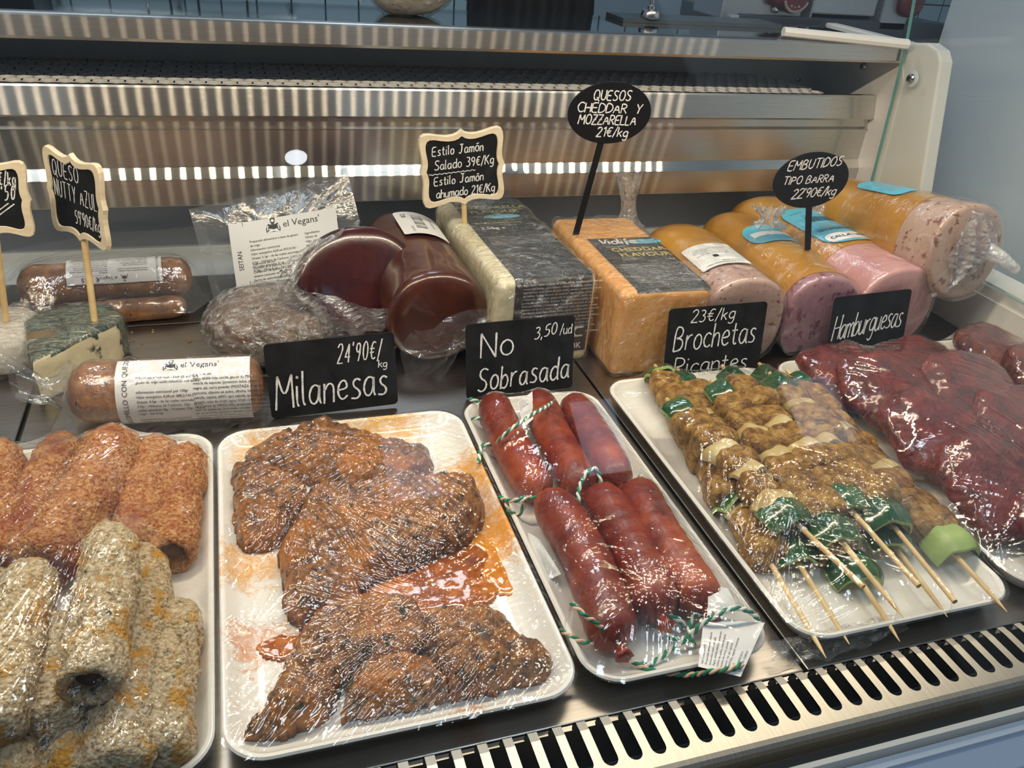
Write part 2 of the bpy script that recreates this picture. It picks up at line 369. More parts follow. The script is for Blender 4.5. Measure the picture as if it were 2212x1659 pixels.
roll = [(.288, zt), (.2845, zt-.0006), (.282, zt-.0025), (.281, zt-.006), (.281, -.004)]
for (ya, za), (yb, zb_) in zip(roll[:-1], roll[1:]): g.add([(xs0, ya, za), (xs0, yb, zb_), (xs1, yb, zb_), (xs1, ya, za)], [(0, 1, 2, 3)])
g.build('air_intake_grille', STEEL_GRILLE, CASE, False, (1, 0))
MB().box((XL, .2815, -.055), (XE, .3375, -.05)).build('intake_duct', pbr('duct_dark', (.06, .065, .07), .5, metal=.3), CASE)
MB().box((XL, .338, -.055), (XE, .342, -.0015)).build('deck_front_edge', STEEL_DULL, CASE, False, (0, 2))
# front sill: gasket, glass channel, painted bumper
sweep('sill_gasket', [(.2808, -.004), (.2808, -.030), (.262, -.030), (.262, -.010), (.268, -.006)], BLACK_RUB)
SILL = pbr('ivory_sill_trim', (.72, .70, .62), .35)
sweep('glass_channel', [(.270, .0045), (.266, .0045), (.266, -.03), (.270, -.03)], SILL)
BUMP_M = pbr('blue_grey_painted_bumper', (.30, .38, .52), .3, coat=.4)
BUMP_L = pbr('pale_bumper_edge', (.50, .58, .68), .3)
sweep('bumper', [(.2655, -.006), (.2655, -.05), (.225, -.05), (.225, -.014), (.235, -.0075)], BUMP_M)
sweep('bumper_edge', [(.2655, -.006), (.2640, -.003), (.2570, -.0035), (.2565, -.0068)], BUMP_L)
sweep('lower_bumper_edge', [(.2255, -.0128), (.2255, -.05), (.219, -.05), (.219, -.015)], BUMP_L)
sweep('counter_body', [(.266, -.0505), (.23, -.90), (1.25, -.90), (1.32, -.0505)], pbr('counter_body_paint', (.30, .35, .42), .4))
# leaning front glass and the light bar along its top
d = Vector((0, .5, .866)); n_ = Vector((0, -.866, .5))
a = Vector((0, .2685, 0)); L = .74
MB().prism([(a.y, a.z), (a.y+d.y*L, a.z+d.z*L), (a.y+d.y*L+.0052, a.z+d.z*L-.003), (a.y+.0052, a.z-.003)], lambda u, v, t: (t, u, v), XL, .984).build('front_glass', GLASS, CASE)
LB = MB().prism([(.655, .630), (.700, .630), (.720, .610), (.716, .606), (.662, .606)], lambda u, v, t: (t, u, v), XL, .984).build('light_bar', pbr('aluminium_profile', (.7, .7, .7), .4, 1), CASE)
led = MB(); LM = lamp_mat('warm_white_diode', (1, .83, .60), LED_POWER)
x = XL+.03
while x < .97:
    led.add([(x-.0035, .672, .6055), (x+.0035, .672, .6055), (x+.0035, .692, .6055), (x-.0035, .692, .6055)], [(0, 3, 2, 1)]); x += .028
for k, f in enumerate(led.f):
    q = MB().add([led.v[i] for i in f], [(0, 1, 2, 3)]).build('diode', LM, LB)
# removable deck plates
def plate(x0, x1, y0, y1, z, label):
    o = MB().box((x0, y0, z-.003), (x1, y1, z)).build('deck_plate', STEEL_DULL, None, False, (0, 1))
    mo = o.modifiers.new('soft_edges', 'BEVEL'); mo.width = .0012; mo.segments = 2
    return tag(o, label, 'shelf plate', 'stainless deck plates')
plate(-.23, .3845, .3425, 1.0205, 0, 'wide stainless deck plate under the cutlet and sausage trays')
plate(.3875, .9955, .3425, 1.0205, 0, 'stainless deck plate under the skewer tray and the red patties')
plate(XL, -.2335, .3425, 1.0205, 0, 'stainless deck plate at the far left under the breaded rolls')
plate(XL, .3845, 1.0225, 1.1715, 0.0012, 'narrow rear stainless deck plate under the vacuum packed roasts')
plate(.3875, .9955, 1.0225, 1.1715, 0.0012, 'narrow rear stainless deck plate behind the orange cold meat logs')
MB().box((XL, .34, -.06), (XE, 1.23, -.0045)).build('deck_tub', BLACK_RUB, CASE)

# ================================================================ helpers for the goods
def food(name, stops, scale=60, rough=.5, coat=0.0, spec=.5, bump=.5, bscale=220, bdist=.0015, specks=None, specks2=None, sss=0.0, stretch=(1, 1, 1), vor=0, coat_rough=.12):
    m, nt, out = new_mat(name); b = N(nt, 'ShaderNodeBsdfPrincipled'); nt.links.new(b.outputs[0], out.inputs[0])
    b.inputs['Roughness'].default_value = rough; b.inputs['Coat Weight'].default_value = coat; b.inputs['Coat Roughness'].default_value = coat_rough; b.inputs['Specular IOR Level'].default_value = spec
    if sss: b.inputs['Subsurface Weight'].default_value = sss; b.inputs['Subsurface Radius'].default_value = (1, .5, .25); b.inputs['Subsurface Scale'].default_value = .006
    v = coords(nt, stretch); n = noise_node(nt, scale, 7, .65, v, .3); col = ramp(nt, n.outputs[0], stops).outputs[0]
    for sp in (specks, specks2):
        if sp:
            c, s, lo, hi = sp; n2 = noise_node(nt, s, 3, .6, v); f = ramp(nt, n2.outputs[0], [(lo, (0, 0, 0)), (hi, (1, 1, 1))])
            mx = N(nt, 'ShaderNodeMix', data_type='RGBA'); nt.links.new(f.outputs[0], mx.inputs[0]); nt.links.new(col, mx.inputs[6]); mx.inputs[7].default_value = c4(c); col = mx.outputs[2]
    nt.links.new(col, b.inputs['Base Color'])
    if bump:
        n3 = noise_node(nt, bscale, 5, .65, v); h = n3.outputs[0]
        if vor:
            vo = N(nt, 'ShaderNodeTexVoronoi'); vo.inputs['Scale'].default_value = vor; nt.links.new(v, vo.inputs['Vector'])
            mx = N(nt, 'ShaderNodeMath', operation='SUBTRACT'); nt.links.new(h, mx.inputs[0]); nt.links.new(vo.outputs[0], mx.inputs[1]); h = mx.outputs[0]
        bp = N(nt, 'ShaderNodeBump'); bp.inputs['Strength'].default_value = bump; bp.inputs['Distance'].default_value = bdist
        nt.links.new(h, bp.inputs['Height']); nt.links.new(bp.outputs[0], b.inputs['Normal'])
    return m
def fbm(p, s, seed=0, o=4): return noise.fractal(Vector(p)*s+Vector((seed*7.31, seed*3.7, seed*1.9)), .8, 2.1, o)
def blob(mb, size, M, seed=0, amp=.1, sc_=30, n=12, pw=2.6, mi=0, o=4):
    """lumpy rounded block: cube sphere pushed to a super-ellipsoid and roughened"""
    sx, sy, sz = size
    for ax in range(3):
        for sg in (-1, 1):
            vs = []
            for i in range(n+1):
                for j in range(n+1):
                    a = math.tan((2*i/n-1)*math.pi/4); b = math.tan((2*j/n-1)*math.pi/4); p = [0, 0, 0]
                    p[ax] = sg; p[(ax+1) % 3] = a; p[(ax+2) % 3] = b*sg
                    L = (abs(p[0])**pw+abs(p[1])**pw+abs(p[2])**pw)**(1/pw); q = Vector((p[0]/L*sx, p[1]/L*sy, p[2]/L*sz))
                    q *= 1+amp*fbm(q, sc_, seed, o); vs.append(M @ q)
            mb.add(vs, [(i*(n+1)+j, (i+1)*(n+1)+j, (i+1)*(n+1)+j+1, i*(n+1)+j+1) for i in range(n) for j in range(n)], mi)
    return mb
def merge(o, d=1e-5):
    import bmesh
    b = bmesh.new(); b.from_mesh(o.data); bmesh.ops.remove_doubles(b, verts=b.verts, dist=d); b.to_mesh(o.data); b.free(); return o
def vn(u, v, seed=0):
    """value noise on arrays"""
    u = np.asarray(u, float); v = np.asarray(v, float); iu = np.floor(u).astype(np.int64); iv = np.floor(v).astype(np.int64); fu = u-iu; fv = v-iv
    fu = fu*fu*(3-2*fu); fv = fv*fv*(3-2*fv)
    def h(a, b):
        x = (a*374761393+b*668265263+seed*1442695041) & 0x7fffffff; x = ((x ^ (x >> 13))*1274126177) & 0x7fffffff; return ((x ^ (x >> 16)) & 0xffff)/65535.0
    return (h(iu, iv)*(1-fu)+h(iu+1, iv)*fu)*(1-fv)+(h(iu, iv+1)*(1-fu)+h(iu+1, iv+1)*fu)*fv
def vfbm(x, y, s, seed=0, o=4):
    r = 0; a = .5; t = 0
    for k in range(o): r = r+a*vn(x*s*2**k+17*k, y*s*2**k+5*k, seed+k); t += a; a *= .55
    return r/t
def sdpoly(X, Y, P):
    """signed distance to a polygon, positive inside"""
    d = np.full(X.shape, 1e9); ins = np.zeros(X.shape, bool); n = len(P)
    for i in range(n):
        ax, ay = P[i]; bx, by = P[(i+1) % n]; ex, ey = bx-ax, by-ay
        t = np.clip(((X-ax)*ex+(Y-ay)*ey)/(ex*ex+ey*ey+1e-12), 0, 1); d = np.minimum(d, np.hypot(X-ax-t*ex, Y-ay-t*ey))
        c = ((ay > Y) != (by > Y)); ins ^= c & (X < (bx-ax)*(Y-ay)/((by-ay) if by != ay else 1e-12)+ax)
    return np.where(ins, d, -d)
def smooth_poly(P, n=4): return [(p.x, p.y) for p in catmull([Vector((a, b, 0)) for a, b in P], n, True)]
def hfield(name, poly, z0, thick, mat, parent=None, edge=.012, step=.0017, wob=.004, rough_=.003, seed=0, base=None, rs=60, tilt=None):
    """a lumpy slab whose outline is a polygon on the tray; tilt(x,y) adds to the height of the whole slab"""
    P = smooth_poly(poly); xs = [p[0] for p in P]; ys = [p[1] for p in P]
    X, Y = np.meshgrid(np.arange(min(xs)-.006, max(xs)+.006, step), np.arange(min(ys)-.006, max(ys)+.006, step), indexing='ij')
    sd = sdpoly(X, Y, P)+wob*(vfbm(X, Y, 90, seed)-.5)*2
    t = np.clip(sd/edge, 0, 1); prof = np.sqrt(np.clip(1-(1-t)**2, 0, 1))
    tz = tilt(X, Y) if tilt else 0
    H = z0+tz+thick*prof*(.75+.5*vfbm(X, Y, 22, seed+9))+rough_*prof*(vfbm(X, Y, rs, seed+3)-.5)*2+rough_*.6*prof*(vfbm(X, Y, rs*3.2, seed+5)-.5)
    ok = sd > 0; nx, ny = X.shape; idx = np.full(X.shape, -1); cell = ok[:-1, :-1] & ok[1:, :-1] & ok[1:, 1:] & ok[:-1, 1:]
    use = np.zeros(X.shape, bool); use[:-1, :-1] |= cell; use[1:, :-1] |= cell; use[1:, 1:] |= cell; use[:-1, 1:] |= cell
    k = use.sum(); idx[use] = np.arange(k); B = np.broadcast_to(z0+tz, X.shape)
    top = np.stack([X[use], Y[use], H[use]], 1); bot = np.stack([X[use], Y[use], B[use]], 1)
    ci, cj = np.nonzero(cell); a, b, c, d = idx[ci, cj], idx[ci+1, cj], idx[ci+1, cj+1], idx[ci, cj+1]
    f = [np.stack([a, b, c, d], 1), np.stack([a, d, c, b], 1)+k]
    E = np.concatenate([np.stack([a, b], 1), np.stack([b, c], 1), np.stack([c, d], 1), np.stack([d, a], 1)]); key = {}
    for e0, e1 in E: key[(e0, e1)] = 1
    sd_ = [(e1, e0, e0+k, e1+k) for (e0, e1) in key if (e1, e0) not in key]
    f.append(np.array(sd_)); return np_mesh(name, np.concatenate([top, bot]), np.concatenate(f), mat, parent)
def bvh_of(objs):
    V = []; F = []; bpy.context.view_layer.update()
    def take(o):
        if o.type == 'MESH' and not o.get('no_drape'):
            M = o.matrix_world; b = len(V); V.extend([M @ v.co for v in o.data.vertices]); F.extend([[i+b for i in p.vertices] for p in o.data.polygons])
        for c in o.children: take(c)
    for o in objs: take(o)
    return BVHTree.FromPolygons(V, F)
def up2(A, shape):
    """bilinear resize"""
    x = np.linspace(0, A.shape[0]-1, shape[0]); y = np.linspace(0, A.shape[1]-1, shape[1]); i = np.clip(x.astype(int), 0, A.shape[0]-2); j = np.clip(y.astype(int), 0, A.shape[1]-2)
    u = (x-i)[:, None]; v = (y-j)[None, :]
    return (A[i][:, j]*(1-u)+A[i+1][:, j]*u)*(1-v)+(A[i][:, j+1]*(1-u)+A[i+1][:, j+1]*u)*v
def drape(name, objs, poly, zedge, mat, parent=None, step=.001, off=.0008, pins=(), grain=(), crinkle=.00025, seed=0, iters=900, sag=1.0, low=None, zmax=.3, pleats=()):
    """film stretched over things: a membrane held up by what lies under it and down at its outline.
    pins: (x,y,amplitude,reach,folds) fans of creases; grain: (angle,amplitude,period) straight stretch lines"""
    P = poly; xs = [p[0] for p in P]; ys = [p[1] for p in P]; x0, x1, y0, y1 = min(xs), max(xs), min(ys), max(ys)
    T = bvh_of(objs)
    def obst(st):
        X, Y = np.meshgrid(np.arange(x0, x1+st*.5, st), np.arange(y0, y1+st*.5, st), indexing='ij'); H = np.full(X.shape, -1.0)
        for i in range(X.shape[0]):
            for j in range(X.shape[1]):
                h = T.ray_cast(Vector((X[i, j], Y[i, j], zmax)), Vector((0, 0, -1)))
                if h[0] is not None: H[i, j] = h[0].z+off
        return X, Y, H
    X, Y, O = obst(.004); inside = sdpoly(X, Y, P) > .002
    ze = zedge(X, Y) if callable(zedge) else np.full(X.shape, zedge)
    H = np.where(inside, np.maximum(O.max(), zedge if not callable(zedge) else 0), ze)
    O = np.where(inside, O, np.maximum(O, ze)); 
    for _ in range(iters):
        A = H.copy(); A[1:-1, 1:-1] = (H[:-2, 1:-1]+H[2:, 1:-1]+H[1:-1, :-2]+H[1:-1, 2:])/4
        H = np.where(inside, np.maximum(A, O), np.maximum(ze, O))
    X, Y, O2 = obst(step*2); nx = 2*X.shape[0]-1; ny = 2*X.shape[1]-1
    X = up2(X, (nx, ny)); Y = up2(Y, (nx, ny)); O2 = up2(O2, (nx, ny)); Hf = up2(H, (nx, ny)); sd = sdpoly(X, Y, P); ins = sd > 0; zf = up2(ze, (nx, ny))
    for _ in range(14):
        A = Hf.copy(); A[1:-1, 1:-1] = (Hf[:-2, 1:-1]+Hf[2:, 1:-1]+Hf[1:-1, :-2]+Hf[1:-1, 2:])/4
        Hf = np.where(ins, np.maximum(A, O2), Hf)
    Wv = np.zeros(X.shape)
    for k, (px, py, amp, reach, folds) in enumerate(pins):
        amp *= .6
        dx = X-px; dy = Y-py; r = np.hypot(dx, dy)+1e-5; an = np.arctan2(dy, dx); warp = (vfbm(X, Y, 40, seed+k*7)-.5)*.25
        u = (an+warp)*folds/6.283; n1 = vn(u*2, r*7, seed+31*k); n2 = vn(u*4.3, r*11, seed+31*k+3)
        rd = (1-np.abs(2*n1-1))**2+.55*(1-np.abs(2*n2-1))**2
        Wv += amp*rd*np.exp(-(r/reach)**2)*np.clip(r/.012, .15, 1)*(.25+1.5*np.clip(vn(u*.7, r*3, seed+k+77)-.25, 0, 1))
    for k, (ang, amp, per) in enumerate(grain):
        amp *= .85
        ca, sa = math.cos(R_(ang)), math.sin(R_(ang)); s = X*ca+Y*sa; t = -X*sa+Y*ca; t = t+(vfbm(X, Y, 18, seed+k+50)-.5)*per*1.5
        n1 = vn(t/per, s/(per*14), seed+91+k); n2 = vn(t/per*2.7, s/(per*9), seed+95+k)
        Wv += amp*((1-np.abs(2*n1-1))**2+.5*(1-np.abs(2*n2-1))**2)*np.clip((vfbm(X, Y, 14, seed+60+k)-.38)*5, 0, 1)
    Wv += .6*crinkle*(vfbm(X, Y, 160, seed+5)+.8*(1-np.abs(2*vfbm(X, Y, 70, seed+8, 3)-1))**3)
    rr = random.Random(seed)
    for (ax, ay, bx, by, n_, sa_, sb_, amp) in pleats:      # bundles of thin straight folds
        for q in range(n_):
            ra, rb = rr.gauss(0, 1), rr.gauss(0, 1)*.45; dx, dy = bx-ax, by-ay; L = math.hypot(dx, dy); nx_, ny_ = -dy/L, dx/L; t0 = rr.uniform(0, .35); t1 = rr.uniform(.6, 1.05)
            x0_, y0_ = ax+nx_*ra*sa_+dx*t0, ay+ny_*ra*sa_+dy*t0; x1_, y1_ = ax+nx_*(ra*sb_+rb*sb_*.3)+dx*t1, ay+ny_*(ra*sb_+rb*sb_*.3)+dy*t1
            ex, ey = x1_-x0_, y1_-y0_; LL = math.hypot(ex, ey)+1e-9; tt = ((X-x0_)*ex+(Y-y0_)*ey)/LL**2; dd = ((X-x0_)*(-ey)+(Y-y0_)*ex)/LL+.0012*np.sin(tt*rr.uniform(3, 9)+q)
            w1 = rr.uniform(.0009, .0016); Wv += amp*rr.uniform(.4, 1.2)*np.exp(-(dd/w1)**2)*np.clip(np.sin(np.clip(tt, 0, 1)*math.pi)*2.5, 0, 1)
    Hf = np.where(ins, Hf+Wv*np.clip(sd/.006, 0, 1), Hf)
    cell = ins[:-1, :-1] & ins[1:, :-1] & ins[1:, 1:] & ins[:-1, 1:]; idx = np.arange(nx*ny).reshape(nx, ny); ci, cj = np.nonzero(cell)
    F = np.stack([idx[ci, cj], idx[ci+1, cj], idx[ci+1, cj+1], idx[ci, cj+1]], 1); u = np.unique(F); re = np.full(nx*ny, -1); re[u] = np.arange(len(u))
    V = np.stack([X.ravel(), Y.ravel(), Hf.ravel()], 1)[u]
    return np_mesh(name, V, re[F], mat, parent)
def loft(secs, mb=None, caps=(True, True), mi=0, mi_cap=None):
    """rings of points joined in order"""
    mb = mb or MB(); n = len(secs[0]); vs = [p for s in secs for p in s]
    fs = [(i*n+k, i*n+(k+1) % n, (i+1)*n+(k+1) % n, (i+1)*n+k) for i in range(len(secs)-1) for k in range(n)]; mb.add(vs, fs, mi)
    if caps[0]: mb.add(secs[0], [tuple(range(n-1, -1, -1))], mi if mi_cap is None else mi_cap)
    if caps[1]: mb.add(secs[-1], [tuple(range(n))], mi if mi_cap is None else mi_cap)
    return mb
def wrap(o, off=.0012, amp=.0012, scale=55, mat=None, name='plastic_wrap', parent=None, seed=1, along=None):
    """a creased skin round a body"""
    me = o.data; me.update(); V = np.empty(len(me.vertices)*3, np.float32); me.vertices.foreach_get('co', V); V = V.reshape(-1, 3).copy()
    Nn = np.empty(len(me.vertices)*3, np.float32); me.vertices.foreach_get('normal', Nn); Nn = Nn.reshape(-1, 3)
    along = Vector(along).normalized() if along is not None else Vector((0, 0, 0)); V0 = V; V = np.array([Vector(p)-along*(Vector(p).dot(along)*.88) for p in V], np.float32)
    d = np.array([off+amp*max(0, 1-abs(2*noise.noise(Vector(p)*scale+Vector((seed, 0, 0)))))**3*1.5+amp*.4*(noise.noise(Vector(p)*scale*2.3)+.5) for p in V])
    c = me.copy(); c.materials.clear(); c.materials.append(mat); c.vertices.foreach_set('co', (V0+Nn*d[:, None]).astype(np.float32).ravel()); c.polygons.foreach_set('material_index', [0]*len(c.polygons))
    c.polygons.foreach_set('use_smooth', [True]*len(c.polygons)); c.update()
    w_ = bpy.data.objects.new(name, c); COL.objects.link(w_); w_.parent = parent if parent is not None else o; return w_
# ---------------------------------------------------------------- writing
def font2d(s, size, align='LEFT', res=2):
    cu = bpy.data.curves.new('t', 'FONT'); cu.body = s; cu.size = size; cu.align_x = align; cu.resolution_u = res; cu.fill_mode = 'FRONT'
    o = bpy.data.objects.new('t', cu); me = bpy.data.meshes.new_from_object(o); v = [(p.co.x, p.co.y) for p in me.vertices]; f = [tuple(p.vertices) for p in me.polygons]
    bpy.data.objects.remove(o); bpy.data.curves.remove(cu); bpy.data.meshes.remove(me); return v, f
class Print:
    """flat artwork on a label, mapped onto the label's surface"""
    def __init__(s, fn, lift=.0003): s.mb = MB(); s.fn = fn; s.lift = lift
    def text(s, x, y, t, size, mi=0, align='LEFT', rot=0, bold=0, lift=1, sx=1):
        v, f = font2d(t, size, align); c, q = math.cos(R_(rot)), math.sin(R_(rot))
        offs = [(0, 0)]+([(size*bold, 0), (0, size*bold)] if bold else [])
        for k, (ox, oy) in enumerate(offs): s.mb.add([s.fn(x+((a*sx+ox)*c-(b+oy)*q), y+((a*sx+ox)*q+(b+oy)*c), s.lift*(lift+.03*k)) for a, b in v], f, mi)
        return s
    def rect(s, x0, y0, x1, y1, mi=0, lift=.6, n=1):
        for k in range(n):
            a = x0+(x1-x0)*k/n; b = x0+(x1-x0)*(k+1)/n
            s.mb.add([s.fn(a, y0, s.lift*lift), s.fn(b, y0, s.lift*lift), s.fn(b, y1, s.lift*lift), s.fn(a, y1, s.lift*lift)], [(0, 1, 2, 3)], mi)
        return s
    def poly(s, pts, mi=0, lift=.6):
        cx = sum(p[0] for p in pts)/len(pts); cy = sum(p[1] for p in pts)/len(pts); n = len(pts)
        s.mb.add([s.fn(a, b, s.lift*lift) for a, b in pts]+[s.fn(cx, cy, s.lift*lift)], [(k, (k+1) % n, n) for k in range(n)], mi); return s
    def oval(s, cx, cy, rx, ry, mi=0, lift=.6): return s.poly([(cx+rx*math.cos(R_(a)), cy+ry*math.sin(R_(a))) for a in range(0, 360, 12)], mi, lift)
    def bars(s, x0, y0, x1, y1, mi=0, seed=1):
        r = random.Random(seed); x = x0
        while x < x1:
            w_ = r.choice((1, 1, 2, 3))*(x1-x0)/110; s.rect(x, y0, min(x+w_, x1), y1, mi, 1); x += w_+r.choice((1, 1, 2))*(x1-x0)/110
        return s
    def lines(s, x, y, txt, size, mi=0, lead=1.25, bold=0):
        for k, t in enumerate(txt): s.text(x, y-k*size*lead, t, size, mi, 'LEFT', 0, bold)
        return s
GLY = {'A': (7, "0,0 3.5,10 7,0|1.5,3.5 5.6,3.5"), 'B': (6.4, "0,0 0,10 4,9.6 5.2,7.6 4,5.6 .3,5.2 4.5,5 6,2.6 4.5,.3 0,0"), 'C': (6.6, "6.5,8.5 4.5,10 2,9.3 .3,6.5 .3,3.5 2,.7 4.5,0 6.5,1.5"),
'D': (6.6, "0,0 0,10 4,9.3 6.5,6.8 6.5,3.2 4,.6 0,0"), 'E': (6, "6,10 .2,10 0,5 0,0 6,0|0,5 5,5"), 'H': (6, "0,0 0,10|6,0 6,10|0,5 6,5"), 'I': (.6, "0,0 0,10"), 'L': (5.5, "0,10 0,0 0,0 5.5,0"),
'M': (8, "0,0 .8,10 .8,10 4,3 7.2,10 7.2,10 8,0"), 'N': (6, "0,0 0,10 0,10 6,0 6,0 6,10"), 'O': (7, "3.5,10 1,8.8 0,5 1,1.2 3.5,0 6,1.2 7,5 6,8.8 3.5,10"), 'P': (6, "0,0 0,10|0,10 4,9.8 5.8,7.6 4.5,5.2 0,4.6"),
'Q': (7.4, "3.5,10 1,8.8 0,5 1,1.2 3.5,0 6,1.2 7,5 6,8.8 3.5,10|4,3 7.5,-1"), 'R': (6, "0,0 0,10|0,10 4,9.8 5.5,7.6 4.2,5.4 .2,5|2,5 6,0"), 'S': (6, "6,9 4,10 1.5,9.6 .6,7.6 2,5.6 4.5,4.6 5.8,2.6 4.5,.5 2,0 0,1.2"),
'T': (7, "0,10 7,10|3.5,10 3.5,0"), 'U': (6, "0,10 0,3 1.2,.6 3.2,0 5.2,.8 6,3 6,10"), 'Y': (6, "0,10 3,5|6,10 3,5 2,0"), 'Z': (6.2, "0,10 6,10 6,10 0,0 0,0 6.5,0|1.5,5 5,5"), 'J': (6, "1,10 6,10|4,10 4,2.5 2.8,.4 1,.2 0,1.6"), 'K': (5.4, "0,10 0,0|5,10 0,4.4|1.4,5.4 5.4,0"),
'V': (6, "0,10 3,0 3,0 6,10"),
'a': (5.4, "4.8,5.2 3,6.2 1,5.4 0,3 .8,.8 2.6,0 4.4,1.4 4.9,5.8|4.9,5.8 4.9,1.2 5.8,0"), 'b': (4.8, "0,10 0,0|0,4 1.6,6 3.6,5.8 4.8,3.2 3.8,.6 1.8,0 0,1.2"), 'c': (4.6, "4.6,5 3,6.1 1,5.2 0,3 1,.8 3,0 4.8,1"),
'd': (5.2, "4.8,4.8 3,6.2 1,5.4 0,3 .8,.6 2.6,0 4.8,1.6|4.8,10 4.8,1 5.6,0"), 'e': (4.8, "0,3.2 4.6,3.4 4.2,5.4 2.6,6.2 .8,5.2 0,3 .9,.8 2.8,0 4.8,1.2"), 'f': (4, "3.6,9.6 2.2,10 1.4,8.6 1.4,-2|0,6 3.2,6"), 'g': (5, "4.8,5 3,6.2 1,5.4 0,3.2 1,1 2.8,.4 4.6,2|4.8,6 4.8,-1.5 3.8,-3.2 1.8,-3.4 .4,-2.4"),
'h': (4.6, "0,10 0,0|0,3.8 1.8,6 3.8,5.6 4.4,4 4.4,0"), 'i': (1, "0,6 0,1 .8,0|-.1,8.2 .3,8.9 .2,8.1"), 'k': (4.4, "0,10 0,0|4.2,6 0,2.8|1.4,3.6 4.6,0"), 'l': (1.2, "0,10 0,1.2 1,0"), 'm': (6.6, "0,0 0,6|0,4 1.4,6 2.8,5.6 3.2,4 3.2,0|3.2,4 4.6,6 6,5.6 6.4,4 6.4,0"),
'n': (4.6, "0,0 0,6|0,3.8 1.8,6 3.8,5.6 4.4,4 4.4,0"), 'o': (5, "2.5,6.2 .7,5.2 0,3 .8,.8 2.6,0 4.4,.9 5.1,3 4.4,5.4 2.5,6.2"), 'q': (5, "4.8,5 3,6.2 1,5.4 0,3 1,.8 3,.3 4.8,2|4.8,6 4.8,-3.5"), 'r': (3.6, "0,6 0,0|0,3.6 1.6,5.8 3.6,6"), 's': (4.2, "4.2,5.4 2.4,6.2 .7,5.2 1.2,3.7 3.4,2.7 4.2,1.3 2.8,.1 0,.5"),
't': (4, "1.8,9 1.8,1.2 3,0 4.2,.6|0,6 3.8,6"), 'u': (5, "0,6 0,1.8 1.2,.1 3,.3 4.4,2 4.4,6|4.4,6 4.4,1 5.2,0"), '0': (5, "2.5,10 .6,8.4 0,5 .8,1.4 2.6,0 4.4,1.4 5,5 4.3,8.6 2.5,10"), '1': (2.2, "0,8 2,10 2,10 2,0"), '2': (5.2, "0,8 1.4,9.8 3.6,9.8 4.8,8 4,5.6 0,0 0,0 5.4,0"),
'3': (5, ".3,9.4 2.6,10 4.4,8.6 3.8,6.2 1.8,5.3 4.2,4.8 5,2.6 3.8,.4 1.6,0 0,1"), '4': (5.4, "3.8,0 3.8,10 3.8,10 0,3 0,3 5.4,3"), '5': (5, "5,10 1,10 .6,5.6 3,6 4.8,4.6 4.6,1.8 2.8,0 0,.6"), '9': (5, "4.6,7.4 3.4,5 1.4,5 .2,7.2 1.2,9.6 3.4,9.8 4.6,8 4.4,4 3,0"),
'€': (5.6, "5.5,8.8 3.8,9.8 1.8,8.6 1,5 1.8,1.2 3.8,.1 5.6,1.2|-.4,6 4.4,6|-.4,4 4,4"), '/': (3.5, "0,-1 3.5,10.5"), "'": (.6, "0,10.4 -.3,8.4"), ',': (1, "0.6,1 0,-1.8"), 'ó': (5, "2.5,6.2 .7,5.2 0,3 .8,.8 2.6,0 4.4,.9 5.1,3 4.4,5.4 2.5,6.2|1,8 4.6,8.4"), '~': (3, "0,0 .8,.7 1.6,0 2.4,-.7 3,0"), ' ': (3.2, "")}
def handwrite(mb, fn, x, y, s, h, wd, slant=.08, gap=.22, seed=1, lift=.0006, rise=0.0, sx=1.0, jit=.25, fit=None):
    """chalk pen ribbons; h = capital height, wd = pen width"""
    r = random.Random(seed); u = h/10
    if fit: sx = max(.3, (fit/u-len(s)*10*gap)/max(1e-6, sum(GLY[c][0] for c in s)))
    for ch in s:
        wdt, st = GLY[ch]; jy = (r.random()-.5)*jit*u*2; js = 1+(r.random()-.5)*.08
        for stroke in (st.split('|') if st else []):
            pts = [tuple(float(q) for q in p.split(',')) for p in stroke.split()]
            pts = [((a*sx*js+slant*b)*u+x, b*u*js+y+jy+rise*(a*u)) for a, b in pts]
            for _ in range(2):      # Chaikin rounding
                q = [pts[0]]
                for (a, b), (c, d) in zip(pts[:-1], pts[1:]): q += [(.75*a+.25*c, .75*b+.25*d), (.25*a+.75*c, .25*b+.75*d)]
                pts = q+[pts[-1]]
            vs = []; n = len(pts)
            for i, (a, b) in enumerate(pts):
                a0, b0 = pts[max(i-1, 0)]; a1, b1 = pts[min(i+1, n-1)]; L = math.hypot(a1-a0, b1-b0) or 1e-9; nx, ny = -(b1-b0)/L, (a1-a0)/L
                ww = wd*.5*(.8+.45*r.random()); vs += [fn(a+nx*ww, b+ny*ww, lift), fn(a-nx*ww, b-ny*ww, lift)]
            mb.add(vs, [(2*i, 2*i+1, 2*i+3, 2*i+2) for i in range(n-1)])
        x += (wdt*sx+10*gap)*u; y += rise*(wdt*sx+10*gap)*u
    return x
CHALK = pbr('chalk_pen', (.86, .87, .88), .7, var=[(.38, (.55, .56, .58)), (.55, (.92, .93, .94))], vscale=900)
INK = pbr('black_print', (.015, .015, .018), .5)
PAPER = pbr('white_label_paper', (.72, .73, .74), .5, spec=.3)
FILM = clear_film('cling_film', .09, .05, milky=.003, bump=.12, bscale=75, bdist=.0025, stretch=(1, 1, 1))
WRAP = clear_film('crinkled_cling_wrap', .13, .08, milky=.02, bump=1.0, bscale=120, bdist=.005, crinkle=45, stretch=(1, 1.6, 1), streak=(26, (.8, 2.4, 1.2), .54, .66, .42))
WRAP_S = clear_film('smooth_cling_wrap', .09, .06, milky=.008, bump=.6, bscale=70, bdist=.004, stretch=(1, 1, .3), streak=(18, (1, 2.0, 1), .55, .70, .30))
BAG = clear_film('vacuum_bag', .10, .07, tint=(.95, .96, .97), milky=.05, bump=.5, bscale=45, bdist=.004)
